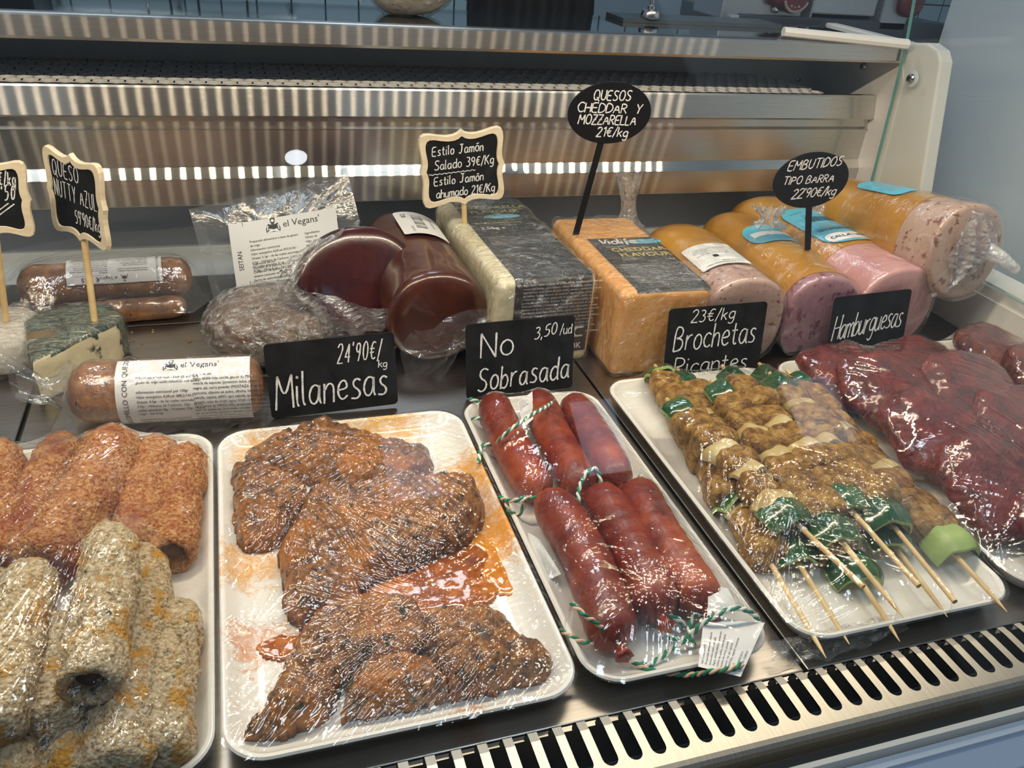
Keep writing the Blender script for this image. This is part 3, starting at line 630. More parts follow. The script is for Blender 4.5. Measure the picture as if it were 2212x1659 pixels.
BAGC = clear_film('vacuum_pouch', .09, .05, milky=.03, bump=.6, bscale=50, bdist=.004)

# ================================================================ trays and what lies on them
MELAMINE = pbr('white_melamine', (.82, .81, .77), .16, spec=.5, coat=.3)
STAINED = food('sauce_stained_melamine', [(0, (.84, .83, .79)), (1, (.84, .83, .79))], 30, rough=.14, coat=.3, bump=0)
def stain(m, spots):
    """dried sauce marks round given places (world = object coordinates of an untransformed tray)"""
    nt = m.node_tree; b = [n for n in nt.nodes if n.type == 'BSDF_PRINCIPLED'][0]; lk = b.inputs['Base Color'].links[0]; col = lk.from_socket
    t = coords(nt); n = noise_node(nt, 75, 7, .75, t, 1.2)
    for (cx, cy, r, c, amt) in spots:
        vm = N(nt, 'ShaderNodeVectorMath', operation='DISTANCE'); nt.links.new(t, vm.inputs[0]); vm.inputs[1].default_value = (cx, cy, .01)
        mr = N(nt, 'ShaderNodeMapRange'); mr.inputs[1].default_value = r; mr.inputs[2].default_value = r*.25; mr.inputs[3].default_value = -.32; mr.inputs[4].default_value = amt; nt.links.new(vm.outputs['Value'], mr.inputs[0])
        ad = N(nt, 'ShaderNodeMath', operation='ADD'); nt.links.new(n.outputs[0], ad.inputs[0]); nt.links.new(mr.outputs[0], ad.inputs[1])
        f = ramp(nt, ad.outputs[0], [(.48, (0, 0, 0)), (.56, (.45, .45, .45)), (.74, (.95, .95, .95))]); mx = N(nt, 'ShaderNodeMix', data_type='RGBA')
        nt.links.new(f.outputs[0], mx.inputs[0]); nt.links.new(col, mx.inputs[6]); mx.inputs[7].default_value = c4(c); col = mx.outputs[2]
    nt.links.new(col, b.inputs['Base Color'])
def tray(x0, y0, x1, y1, label, mat=MELAMINE, r=.03, h=.021):
    mb = MB(); prof = [(.026, 0), (.022, 0), (.010, .005), (.002, h*.78), (0, h*.93), (.0012, h), (.0032, h), (.0050, h*.93), (.010, h*.6), (.019, .0072), (.028, .0060), (.034, .0058)]
    secs = [[(a, b, z) for a, b in rrect(x0+i, y0+i, x1-i, y1-i, max(r-i*.8, .007), 8)] for i, z in prof]
    loft(secs, mb, (True, True)); o = mb.build('serving_tray', mat, None, True, None, 40)
    return tag(o, label, 'tray', 'white serving trays')
T1 = tray(-.296, .352, -.0465, .735, 'white rectangular tray heaped with breaded rolls')
stain(STAINED, [(.0, .70, .06, (.72, .38, .06), .17), (.12, .715, .09, (.74, .40, .07), .17), (.19, .62, .07, (.78, .36, .03), .2), (.185, .54, .08, (.80, .33, .02), .20), (-.02, .545, .07, (.74, .36, .05), .12), (-.015, .46, .06, (.68, .22, .03), .10), (.0, .40, .06, (.64, .36, .12), .06), (.1, .5, .11, (.75, .27, .02), .25), (.12, .357, .03, (.62, .26, .05), .12)])
T2 = tray(-.0425, .351, .203, .7305, 'white tray stained with orange sauce under the marinated cutlets', STAINED)
T3 = tray(.2075, .352, .3635, .743, 'narrow white tray holding six red sausages')
T4 = tray(.3835, .352, .603, .756, 'white tray loaded with vegetable and soy skewers')
T5 = tray(.6145, .356, .845, .762, 'white tray under the heap of bright red burger patties')
T6 = tray(.865, .42, .983, .776, 'white tray against the end panel under dark red patties', r=.02)
# ---- breaded rolls
CRUMB_R = food('paprika_breadcrumb', [(.30, (.16, .035, .010)), (.42, (.44, .14, .035)), (.52, (.62, .28, .095)), (.68, (.76, .50, .26))], 260, rough=.75, bump=1.0, bscale=420, bdist=.003, vor=330, specks=((.30, .045, .008), 30, .50, .72), stretch=(1, 1, 1))
CRUMB_Y = food('herb_breadcrumb', [(.30, (.16, .095, .035)), (.42, (.48, .345, .18)), (.52, (.69, .55, .34)), (.68, (.86, .76, .56))], 250, rough=.75, bump=1.0, bscale=420, bdist=.003, vor=330, specks=((.64, .32, .03), 42, .53, .64), specks2=((.12, .11, .06), 120, .62, .72))
FILLING = pbr('dark_roll_filling', (.10, .045, .025), .8, bump=.6, bscale=300, bdist=.003)
def roll(p0, p1, r, mat, label, seed, group, bend=.0, hole=False):
    p0 = Vector(p0); p1 = Vector(p1); L = (p1-p0).length; ax = (p1-p0).normalized(); side = ax.cross(Vector((0, 0, 1))).normalized(); up = side.cross(ax); n = max(22, int(L/.0032)); sg = 40
    ts = [(0, .02), (.004, .45), (.012, .80), (.022, .96)]+[(k*L/n, 1) for k in range(1, n) if .03 < k*L/n < L-.022]+[(L-.016, 1.0), (L-.006, .97), (L-.001, .86)]
    if hole: ts += [(L, .74), (L-.002, .60), (L-.010, .52), (L-.016, .02)]
    else: ts += [(L+.002, .6), (L+.0035, .25), (L+.004, .02)]
    secs = []
    for t, f in ts:
        c = p0+ax*t+side*bend*math.sin(math.pi*t/L)+up*abs(bend)*.2*math.sin(math.pi*t/L); ring = []
        for k in range(sg):
            a = 2*math.pi*k/sg; d = side*math.cos(a)+up*math.sin(a); q = c+d*r*f
            dd = .0028*fbm(q, 60, seed, 3)+.0026*max(0, fbm(q, 230, seed+2, 3))+.0012*fbm(q, 480, seed+5, 2)
            ring.append(q+d*dd*min(1, f*2)+ax*(.002*fbm(q, 140, seed+8, 2) if f < .9 else 0))
        secs.append(ring)
    mb = loft(secs); o = mb.build('breaded_roll', mat, None, True)
    tag(o, label, 'breaded roll', group)
    if hole:
        M = frame(p1-ax*.013, side, up); b2 = MB().lathe([(.001, -.004), (r*.45, -.003), (r*.5, .001), (r*.4, .004), (.001, .005)], 18, 0, M).build('filling', FILLING, o, True); tag(b2, 'dark filling showing in the open end')
    return o
GR, GY_ = 'paprika breaded rolls', 'herb breaded rolls'
rolls = []
def RP(a, b, z0, z1): return gz(a[0], a[1], z0), gz(b[0], b[1], z1)
for (a, b, z0, z1, r, lab, hole, bend) in [
    ((5, 968), (-30, 1230), .027, .026, .0215, 'paprika breaded roll at the back, cut by the picture edge', False, .0),
    ((150, 948), (40, 1215), .026, .025, .0200, 'slim paprika breaded roll second from the picture edge', False, .004),
    ((262, 938), (88, 1225), .045, .040, .0258, 'thickest paprika breaded roll, lying over its neighbours', False, -.004),
    ((345, 955), (300, 1185), .030, .028, .0222, 'paprika breaded roll right of the thickest one', False, .003),
    ((408, 972), (372, 1205), .027, .025, .0195, 'paprika breaded roll by the tray rim with a hollow end', True, .002)]:
    rolls.append(roll(*RP(a, b, z0, z1), r, CRUMB_R, lab, len(rolls)+3, GR, bend, hole))
for (a, b, z0, z1, r, lab, hole, bend) in [
    ((70, 1215), (-25, 1590), .066, .058, .0195, 'herb breaded roll with a yellow top, cut by the picture edge', False, .0),
    ((242, 1135), (192, 1490), .076, .070, .0190, 'herb breaded roll on top of the heap with a hollow front end', True, -.003),
    ((318, 1260), (255, 1665), .040, .036, .0200, 'herb breaded roll lying under the top roll, towards the rim', False, .003),
    ((392, 1300), (345, 1640), .028, .026, .0190, 'herb breaded roll nearest the cutlet tray', False, .002),
    ((140, 1330), (125, 1575), .042, .040, .0200, 'low herb breaded roll in the shade below the top roll', False, .0),
    ((215, 1330), (150, 1700), .026, .024, .0185, 'herb breaded roll at the bottom of the heap, mostly covered', False, .0),
    ((300, 1180), (330, 1330), .026, .025, .0170, 'herb breaded roll end peeping out between the paprika and herb rolls', False, .0),
    ((-20, 1230), (-60, 1500), .030, .028, .0190, 'herb breaded roll below the yellow topped one at the picture edge', False, .0),
    ((30, 1480), (15, 1720), .030, .028, .0195, 'low herb breaded roll at the front corner of the picture', False, .0)]:
    rolls.append(roll(*RP(a, b, z0, z1), r, CRUMB_Y, lab, len(rolls)+3, GY_, bend, hole))
# ---- marinated cutlets
CUT = food('marinated_cutlet', [(.30, (.028, .008, .001)), (.41, (.11, .034, .003)), (.51, (.25, .086, .006)), (.62, (.42, .175, .016)), (.76, (.58, .29, .045))], 120, rough=.42, coat=.5, bump=1.0, bscale=170, bdist=.006, specks=((.50, .165, .002), 22, .45, .66), specks2=((.02, .024, .010), 130, .60, .66))
def crop2(p): return (440+p[0]*.4816, 860+p[1]*.4816)
def onf(pts, z): return [(min(max(q.x, -.031), .190), max(q.y, .3735)) for q in [gz(*crop2(p), z) for p in pts]]
cut = []
CL = [
 ([(260, 240), (340, 200), (520, 130), (640, 150), (760, 200), (900, 235), (1000, 250), (1030, 310), (990, 360), (900, 395), (760, 400), (600, 410), (480, 390), (330, 350), (190, 310), (190, 262)], .013, .020, 'marinated cutlet nearest the back rim of the stained tray'),
 ([(60, 330), (130, 310), (250, 320), (400, 360), (470, 430), (430, 500), (390, 560), (360, 630), (250, 670), (150, 655), (110, 560), (55, 440)], .018, .022, 'small marinated cutlet at the rim beside the breaded rolls'),
 ([(470, 470), (600, 425), (740, 405), (900, 400), (1050, 400), (1200, 400), (1265, 470), (1255, 560), (1180, 650), (1060, 690), (950, 750), (760, 830), (680, 930), (520, 1000), (430, 1015), (370, 950), (340, 800), (335, 690), (390, 600), (430, 530)], .018, .030, 'largest marinated cutlet in the middle of the tray'),
 ([(480, 1020), (560, 965), (700, 930), (820, 930), (960, 960), (1010, 1060), (960, 1160), (860, 1210), (720, 1200), (640, 1290), (540, 1440), (400, 1560), (280, 1612), (165, 1615), (140, 1570), (200, 1480), (300, 1350), (380, 1200), (430, 1100)], .016, .026, 'long marinated cutlet running to the front corner by the breaded rolls'),
 ([(1000, 1000), (1100, 970), (1250, 955), (1350, 1000), (1400, 1080), (1500, 1110), (1560, 1180), (1550, 1250), (1500, 1300), (1400, 1335), (1250, 1400), (1150, 1410), (1095, 1365), (1080, 1290), (1030, 1200), (960, 1120)], .014, .024, 'rounded marinated cutlet at the front corner by the sausages'),
 ([(690, 1240), (820, 1190), (960, 1190), (1070, 1270), (1090, 1350), (1000, 1430), (850, 1505), (660, 1560), (612, 1530), (600, 1450), (640, 1340)], .013, .023, 'marinated cutlet in the front middle of the tray')]
for k, (pl, zz, th, lab) in enumerate(CL):
    o = hfield('marinated_cutlet', onf(pl, zz-.004), .0065 if k not in (3,) else .0065, th, CUT, None, .014, .0015, .005, .0062, 11+k*3, rs=95); tag(o, lab, 'cutlet', 'marinated cutlets'); cut.append(o)
SAUCE = pbr('orange_paprika_sauce', (.62, .20, .012), .08, coat=.8, var=[(.3, (.45, .13, .004)), (.55, (.66, .25, .008)), (.75, (.74, .38, .02))], vscale=35)
SAUCE_R = pbr('red_paprika_sauce', (.5, .14, .01), .08, coat=.8, var=[(.3, (.13, .03, .003)), (.5, (.34, .085, .004)), (.65, (.54, .18, .008))], vscale=45)
sp = [([(640, 830), (800, 800), (960, 740), (1080, 690), (1200, 660), (1290, 700), (1250, 790), (1330, 850), (1250, 930), (1100, 960), (950, 985), (760, 950), (660, 910)], SAUCE_R, 'pool of red orange sauce between the cutlets', .0058, .0042),
      ([(1150, 640), (1260, 590), (1340, 640), (1400, 700), (1460, 780), (1420, 860), (1330, 870), (1260, 800), (1240, 700)], SAUCE, 'smear of yellow orange sauce by the right rim of the cutlet tray', .0056, .003),
      ([(220, 1110), (330, 1060), (460, 1040), (440, 1100), (360, 1180), (300, 1170)], SAUCE_R, 'small red sauce smear beside the long cutlet', .0056, .0028)]
sauce = []
for k, (pl, m, lab, z0, th) in enumerate(sp):
    o = hfield('marinade_sauce', onf(pl, .010), z0, th, m, None, .012, .002, .006, .001, 40+k, rs=50); tag(o, lab, 'sauce', None, 'stuff'); o['no_drape'] = 1; sauce.append(o)
# ---- red sausages with twine
RED = food('red_sausage_casing', [(.30, (.085, .006, .002)), (.50, (.18, .016, .004)), (.70, (.29, .042, .007))], 26, rough=.38, coat=.15, bump=.6, bscale=160, bdist=.0018, specks=((.46, .09, .02), 12, .52, .70), sss=.05)
TW_G = pbr('green_twine', (.02, .22, .12), .8, bump=.4, bscale=900); TW_W = pbr('white_twine', (.80, .80, .74), .8, bump=.4, bscale=900); TW_P = pbr('peach_twine', (.72, .50, .36), .8)
def crop3(p): return (960+p[0]*.4461, 800+p[1]*.4461)
def twine(path, parent=None, name='twine', label=None, peach=False, r=.0013, pitch=.012):
    P = catmull(path, 14); L = 0; out = [[], []]; up = None
    for i, p in enumerate(P):
        t = (P[min(i+1, len(P)-1)]-P[max(i-1, 0)]); t = t.normalized() if t.length > 1e-9 else Vector((1, 0, 0))
        if i: L += (p-P[i-1]).length
        a = t.cross(Vector((0, 0, 1))); a = a.normalized() if a.length > 1e-4 else Vector((1, 0, 0)); b = a.cross(t)
        for k in (0, 1):
            an = 2*math.pi*L/pitch+k*math.pi; out[k].append(p+(a*math.cos(an)+b*math.sin(an))*r*.75)
    mb = MB().tube(out[0], r, 7, 0).tube(out[1], r, 7, 1); o = mb.build(name, [TW_G, TW_P if peach else TW_W], parent, True)
    if label: tag(o, label)
    return o
saus = []
SA = [((238, 168), (440, 560), 'red sausage at the back left, crossed by green and white twine'), ((455, 150), (655, 555), 'red sausage in the middle of the back three'), ((625, 170), (830, 520), 'red sausage at the back right of the tray, next to the skewers'),
      ((520, 640), (815, 1265), 'red sausage at the front beside the stained cutlet tray'), ((755, 615), (1020, 1130), 'red sausage in the middle of the front three'), ((930, 590), (1235, 1105), 'red sausage at the front right, under the white paper tag')]
for k, (a, b, lab) in enumerate(SA):
    z = .027 if k < 3 else .028; p0 = gz(*crop3(a), z); p1 = gz(*crop3(b), z); ax = (p1-p0).normalized(); L = (p1-p0).length; side = ax.cross(Vector((0, 0, 1))).normalized(); up = side.cross(ax); r = .0192 if k < 3 else .0210
    bend = [.004, .002, -.002, -.006, -.004, .003][k]; ts = [(-.012, .08), (-.010, .28), (-.006, .62), (0, .84), (.008, .95), (.018, .995)]+[(.018+(L-.036)*j/24, 1+.015*math.sin(j*1.7+k)) for j in range(1, 24)]+[(L-.012, .995), (L-.002, .95), (L+.004, .84), (L+.009, .58), (L+.012, .30), (L+.014, .14)]
    secs = []
    for t, f in ts:
        c = p0+ax*t+side*bend*math.sin(math.pi*max(0, min(1, t/L))); ring = []
        for j in range(30):
            an = 2*math.pi*j/30; d = side*math.cos(an)+up*math.sin(an); pl = 1+(.10*(1-f)*math.sin(an*9+k)) if f < .95 else 1
            q = c+d*r*f*pl; ring.append(q+d*.0009*fbm(q, 55, k, 3))
        secs.append(ring)
    o = loft(secs).build('red_sausage', RED, None, True); tag(o, lab, 'sausage', 'red sausages')
    e = p1+ax*(.014); kn = MB(); q0 = loft([[e+(side*math.cos(2*math.pi*j/12)+up*math.sin(2*math.pi*j/12))*(rr*(1+.25*math.sin(j*2.5))) + ax*t for j in range(12)] for t, rr in ((0, .0032), (.003, .003), (.007, .0060), (.011, .0065), (.012, .004))], kn); kn.build('casing_knot', RED, o, True)
    saus.append(o)
def tp(pts, z): return [gz(*q[:2], q[2] if len(q) > 2 else z) for q in pts]
twine(tp([(1078, 952, .044), (1100, 930, .056), (1125, 912, .059), (1150, 895, .058), (1178, 880, .052), (1197, 866, .040)], .05), saus[0], label='green and white twine laid across the sausage')
twine(tp([(1012, 862, .024), (1035, 868, .026), (1052, 878, .030)], .03), saus[0]); twine(tp([(1020, 905, .022), (1048, 903, .030)], .03), saus[0])
twine(tp([(1078, 1074, .024), (1105, 1082, .030), (1135, 1076, .034), (1166, 1075, .033)], .03), saus[3], peach=True, label='peach and green twine at the tied end')
twine(tp([(1092, 1078, .028), (1100, 1104, .022), (1118, 1112, .020), (1130, 1096, .024), (1132, 1080, .03)], .03), saus[3], peach=True)
twine(tp([(1250, 1090, .036), (1250, 1060, .040), (1262, 1030, .046), (1283, 1012, .050), (1296, 1030, .044), (1297, 1056, .036)], .04), saus[1], label='green and white twine loop between two sausages')
twine(tp([(1375, 1040, .034), (1386, 1028, .040), (1392, 1040, .036)], .03), saus[2])
twine(tp([(1034, 1000, .024), (1040, 965, .026), (1058, 960, .028)], .03), saus[0])
twine(tp([(1235, 1303, .052), (1262, 1328, .052), (1292, 1348, .044), (1310, 1368, .032)], .04), saus[3], peach=True); twine(tp([(1208, 1360, .018), (1235, 1376, .020), (1265, 1388, .022), (1300, 1382, .026), (1318, 1372, .028)], .03), saus[3], peach=True)
twine(tp([(1424, 1322, .030), (1428, 1348, .020), (1442, 1372, .016), (1466, 1385, .014), (1478, 1378, .015)], .015), saus[4], label='green and white twine end trailing on the tray')
twine(tp([(1426, 1318, .030), (1450, 1330, .024), (1470, 1342, .020), (1478, 1352, .018)], .015), saus[4])
twine(tp([(1344, 1422, .0105), (1368, 1430, .012), (1400, 1436, .012), (1432, 1416, .012), (1462, 1392, .013), (1486, 1378, .014), (1490, 1350, .018), (1500, 1330, .022), (1525, 1324, .024), (1515, 1345, .022), (1490, 1375, .016), (1500, 1394, .014)], .012), saus[4])
twine(tp([(1490, 1380, .014), (1512, 1352, .030), (1545, 1330, .038), (1580, 1315, .040), (1612, 1318, .038), (1640, 1338, .030)], .03), saus[5], label='green and white twine over the paper tag')
twine(tp([(1366, 1430, .011), (1400, 1446, .012), (1440, 1454, .013), (1490, 1458, .016), (1540, 1450, .032), (1580, 1444, .033), (1604, 1434, .033)], .012), saus[5], peach=True)
# paper ingredient tags tied to the sausages
def tag_sheet(corners, parent, lines_, label=None, bend=.003, title=None):
    """corners: TL TR BR BL in space; text runs along the sheet"""
    tl, tr, br_, bl = [Vector(c) for c in corners]; nrm = (tr-tl).cross(bl-tl).normalized()*-1
    if nrm.z < 0: nrm = -nrm
    def fn(u, v, l): 
        a = tl.lerp(tr, u).lerp(bl.lerp(br_, u), 1-v); return a+nrm*(l+bend*math.sin(u*math.pi*1.5)*math.sin(v*3))
    mb = MB(); n = 10; mb.add([fn(i/n, j/n, 0) for i in range(n+1) for j in range(n+1)], [(i*(n+1)+j, (i+1)*(n+1)+j, (i+1)*(n+1)+j+1, i*(n+1)+j+1) for i in range(n) for j in range(n)])
    o = mb.build('paper_tag', PAPER, parent, True); 
    if label: tag(o, label)
    p = Print(fn); sz = .062
    for k, t in enumerate(lines_): p.text(.06, .90-k*sz*1.35, t, sz, 0, 'LEFT', 0, 0, 1, .72)
    if p.mb.v: p.mb.build('print', INK, o)
    return o
ING = ['NO SOBRASADA', 'Preparado alimenticio a base de', 'anacardos estilo sobrasada', 'Agua, ANACARDOS, tomate seco', '(oliva de palma, aceite de girasol,', 'aceite de oliva), pimenton', 'azucar, sal, ajo, especias', '(TRITOS), vegetal, conservante', 'E-202.']
tag_sheet([gz(1508, 1440, .031), gz(1522, 1322, .031), gz(1652, 1345, .030), gz(1600, 1462, .030)], saus[5], ING+['90gr   LX07123/11', 'Caducidad: 12/09/23'], 'white paper tag with small print')
tag_sheet([gz(1528, 1330, .033), gz(1530, 1262, .044), gz(1572, 1270, .040), gz(1600, 1325, .033)], saus[5], [], 'blank folded half of the paper tag', .002)
tag_sheet([gz(1118, 870, .040), gz(1150, 845, .046), gz(1152, 905, .036), gz(1130, 925, .034)], saus[1], ING[:4], 'small paper tag standing between two sausages', .001)
tag_sheet([gz(1190, 1250, .012), gz(1140, 1150, .012), gz(1165, 1165, .020), gz(1212, 1240, .022)], saus[3], ING, 'paper tag tucked under the sausage', .001)
# ---- skewers
SOY = food('spiced_soy_chunk', [(.30, (.085, .034, .005)), (.42, (.25, .115, .016)), (.54, (.43, .23, .042)), (.70, (.60, .38, .10))], 120, rough=.55, coat=.2, bump=1.0, bscale=230, bdist=.005, specks=((.15, .06, .012), 70, .54, .66))
PEP = pbr('green_pepper_skin', (.012, .075, .022), .16, coat=.5, spec=.6, var=[(.3, (.006, .045, .016)), (.7, (.025, .12, .03))], vscale=30)
PEP_IN = pbr('green_pepper_flesh', (.30, .42, .12), .4)
ONI = pbr('onion_layer', (.5, .4, .18), .3, coat=.3, var=[(.3, (.38, .26, .08)), (.55, (.54, .42, .19)), (.7, (.62, .54, .30))], vscale=30)
STICK = pbr('bamboo', (.66, .47, .22), .5, var=[(.3, (.55, .36, .15)), (.7, (.76, .58, .31))], vscale=40, vstretch=(1, 1, 1))
def pepper(parent, c, ax, side, up, sz, seed, light=False):
    M = Matrix((side, ax, up)).transposed().to_4x4(); M.translation = c; n = 10; top = []; bot = []; rr = random.Random(seed); ph = rr.random()*6
    for i in range(n+1):
        for j in range(n+1):
            u = (i/n-.5)*sz; v = (j/n-.5)*sz*.72; w_ = sz*.30*(1-(2*(i/n)-1)**2)+sz*.10*(1-(2*(j/n)-1)**2)-sz*.15+.0016*math.sin(u*260+ph)
            cut_ = 1-.16*((2*i/n-1)**2*(2*j/n-1)**2); top.append(M @ Vector((u*cut_, v*cut_, w_))); bot.append(M @ Vector((u*cut_*.97, v*cut_*.97, w_-.0035)))
    mb = MB(); F = [(i*(n+1)+j, (i+1)*(n+1)+j, (i+1)*(n+1)+j+1, i*(n+1)+j+1) for i in range(n) for j in range(n)]; k = (n+1)**2
    mb.add(top+bot, F, 0); mb.f += [tuple(q+k for q in reversed(f)) for f in F]; mb.mi += [1]*len(F)
    b = [i*(n+1) for i in range(n+1)]+[n*(n+1)+j for j in range(1, n+1)]+[i*(n+1)+n for i in range(n-1, -1, -1)]+[j for j in range(n-1, 0, -1)]
    for q in range(len(b)): mb.f.append((b[(q+1) % len(b)], b[q], b[q]+k, b[(q+1) % len(b)]+k)); mb.mi.append(1)
    return mb.build('onion_piece' if light is None else 'pepper_piece', [ONI, ONI] if light is None else [PEP_IN if light else PEP, PEP_IN], parent, True, None, 50)
def skewer(tail, tip, seq, label, seed, blunt=False, w_=.041, t0=.07, r=.0023):
    tail = Vector(tail); tip = Vector(tip); ax = (tip-tail).normalized(); L = (tip-tail).length; side = ax.cross(Vector((0, 0, 1))).normalized(); up = side.cross(ax)
    t = thing('brochette_skewer', label, 'skewer', tail, 'soy and vegetable skewers'); bpy.context.view_layer.update(); o_ = tail.copy()
    lc = lambda v: Vector(v)-o_
    MB().tube([lc(tail), lc(tail+ax*L*.5), lc(tip-ax*.030), lc(tip-ax*.012), lc(tip)], [r, r, r, r*.7 if not blunt else r, r*.12 if not blunt else r], 9).build('stick', STICK, t, True, None, 50)
    rr = random.Random(seed); p = L*t0
    for k, ch in enumerate(seq):
        d = {'s': .030, 'p': .013, 'o': .010, 'P': .026, 'l': .022}[ch]; c = lc(tail+ax*(p+d/2)); tw = (rr.random()-.5)*.5; s2 = (side*math.cos(tw)+up*math.sin(tw)); u2 = s2.cross(ax)
        c = c+side*(rr.random()-.5)*.007+up*(rr.random()-.5)*.003
        if ch == 's':
            M = Matrix((s2, ax, u2)).transposed().to_4x4(); M.translation = c
            merge(blob(MB(), (w_*.5*(.9+.25*rr.random()), .0172, .0148*(.9+.3*rr.random())), M, seed*13+k, .16, 34, 12, 3.2, 0, 4).build('soy_chunk', SOY, t, True))
        elif ch in 'pPl': pepper(t, c+up*.003, (ax*.55+up*.65).normalized() if ch == 'p' else ax, s2, s2.cross((ax*.55+up*.65).normalized() if ch == 'p' else ax), (.048 if k > 3 else .040), seed+k, ch == 'l')
        else:
            pepper(t, c+up*.004, (ax*.8+up*.35).normalized(), s2, s2.cross((ax*.8+up*.35).normalized()), .040, seed+k*3, None)
        p += d
    return t
sk = []
SK = [ # tail px,z   tip px,z   pieces
 ((1415, 790, .026), (1785, 1422, .018), 'pssosssssposs', 'lower skewer along the sausage side, tip over the front rim', False, .02),
 ((1462, 796, .026), (1835, 1392, .018), 'PssosssosssP', 'second lower skewer from the sausages, tip over the front rim', False, .03),
 ((1560, 790, .026), (1944, 1386, .018), 'PsssosssossP', 'third lower skewer from the sausages, long tip past the rim', False, .03),
 ((1640, 786, .026), (2047, 1333, .020), 'PsssosssossP', 'fourth lower skewer from the sausages, tip over the rim', False, .03),
 ((1700, 800, .026), (2176, 1322, .024), 'Psssossosssl', 'lower skewer nearest the red patties with a pale pepper end', False, .04),
 ((1440, 862, .046), (1865, 1268, .047), 'PssossssossssoP', 'upper skewer whose blunt end points at the front middle', True, .02),
 ((1536, 822, .046), (1952, 1334, .040), 'PssosssossssP', 'upper skewer in the middle of the tray with a pointed tip', False, .03),
 ((1580, 812, .048), (1985, 1266, .047), 'sssosssossssP', 'upper skewer with a blunt end, right of the middle', True, .02),
 ((1662, 806, .046), (2063, 1300, .042), 'PsossssosssP', 'upper skewer nearest the red patties with a blunt end', True, .02)]
for k, (a, b, seq, lab, bl, t0) in enumerate(SK):
    A = gz(*a); B = gz(*b); L = (B-A).length; n = sum({'s': .030, 'p': .013, 'o': .010, 'P': .026, 'l': .022}[c] for c in seq)
    goal = L*((.77, .84, .86, .86, .86)[k] if k < 5 else .77)-L*.045
    while n > goal:
        i = seq.rfind('s', 0, len(seq)//2+2); seq = seq[:i]+seq[i+1:]; n -= .030
    while n < goal-.030: i = len(seq)//2; seq = seq[:i]+'s'+seq[i:]; n += .030
    sk.append(skewer(A, B, seq, lab, 5+k, bl, .040, .045))
# ---- red burger patties
BURG = food('red_vegetable_patty', [(.28, (.035, .003, .002)), (.45, (.11, .008, .005)), (.62, (.20, .019, .012)), (.78, (.31, .05, .03))], 42, rough=.38, coat=.45, bump=.9, bscale=150, bdist=.004, stretch=(1, 1, 1))
BURG_D = food('dark_red_patty', [(.28, (.045, .010, .008)), (.5, (.14, .032, .022)), (.72, (.26, .085, .06))], 45, rough=.45, coat=.35, bump=.9, bscale=160, bdist=.004)
burg = []
def patty(c, r, th, tilt, az, mat, label, seed, name='burger_patty', group='red burger patties'):
    M = Matrix.Translation(Vector(c)) @ Matrix.Rotation(az, 4, 'Z') @ Matrix.Rotation(tilt, 4, 'X')
    o = merge(blob(MB(), (r, r, th/2), M, seed, .13, 24, 26, 2.7, 0, 5).build(name, mat, None, True)); tag(o, label, 'burger patty', group); burg.append(o); return o
for k, (x, y, z, ti, az, lab) in enumerate([
    (.690, .700, .030, 12, 4, 'red burger patty at the back left of the heap, by the price board'), (.795, .695, .031, 12, -6, 'red burger patty at the back right of the heap'),
    (.690, .635, .042, 22, 8, 'second red patty from the back, beside the skewers'), (.795, .620, .043, 22, 0, 'second red patty from the back, on the far side'),
    (.682, .550, .042, 22, -4, 'third red patty from the back, beside the skewers, with a bright shine'), (.790, .535, .043, 22, 6, 'third red patty from the back, on the far side'),
    (.678, .465, .040, 22, 2, 'fourth red patty from the back, beside the skewers'), (.785, .450, .041, 22, -3, 'fourth red patty from the back, on the far side'), (.715, .398, .032, 14, 3, 'red burger patty at the front rim of its tray')]):
    patty((x, y, z), .058, .030, R_(ti), R_(az), BURG, lab, 3+k)
nb = len(burg)
for k, (x, y, z, ti, az, lab) in enumerate([(.925, .715, .032, 12, 0, 'dark red patty at the back of the tray by the end panel'), (.926, .640, .040, 20, 10, 'dark red patty leaning on the one behind it by the end panel'), (.924, .555, .038, 20, -5, 'dark red patty in the middle of the tray by the end panel'), (.924, .48, .036, 18, 0, 'dark red patty at the front of the tray by the end panel')]):
    patty((x, y, z), .050, .036, R_(ti), R_(az), BURG_D, lab, 33+k, 'burger_patty', 'dark red burger patties')
# ---- cling films
def rr_out(x0, y0, x1, y1, e=.0025, r=.032): return rrect(x0-e, y0-e, x1+e, y1+e, r, 8)
def pin(px, py, z, a, reach, folds): g_ = gz(px, py, z); return (g_.x, g_.y, a, reach, folds)
def pl(a, b, n, sa, sb, amp=.0009, z=.035): g0 = gz(*a, z); g1 = gz(*b, z); return (g0.x, g0.y, g1.x, g1.y, n, sa, sb, amp)
def film(o, label): o['no_drape'] = 1; return tag(o, label, 'cling film', 'cling films over the trays')
f1 = film(drape('cling_film', [T1]+rolls, rr_out(-.296, .352, -.0465, .735), .0185, FILM, None, .0008, .0009, [pin(60, 1190, .07, .0012, .07, 60), pin(230, 1420, .10, .0016, .06, 60), pin(300, 1440, .06, .0014, .05, 40), pin(0, 1130, .05, .0016, .10, 70)], [(58, .0012, .0042), (48, .0008, .006)], .0003, 3, pleats=[pl((20, 1560), (200, 1170), 34, .030, .022, .0010, .07), pl((120, 1600), (330, 1130), 18, .02, .03, .0009, .06), pl((-20, 1250), (150, 1010), 16, .012, .02, .0008, .05), pl((380, 1350), (230, 1470), 10, .01, .012, .0008, .06)]), 'clear cling film stretched over the breaded rolls')
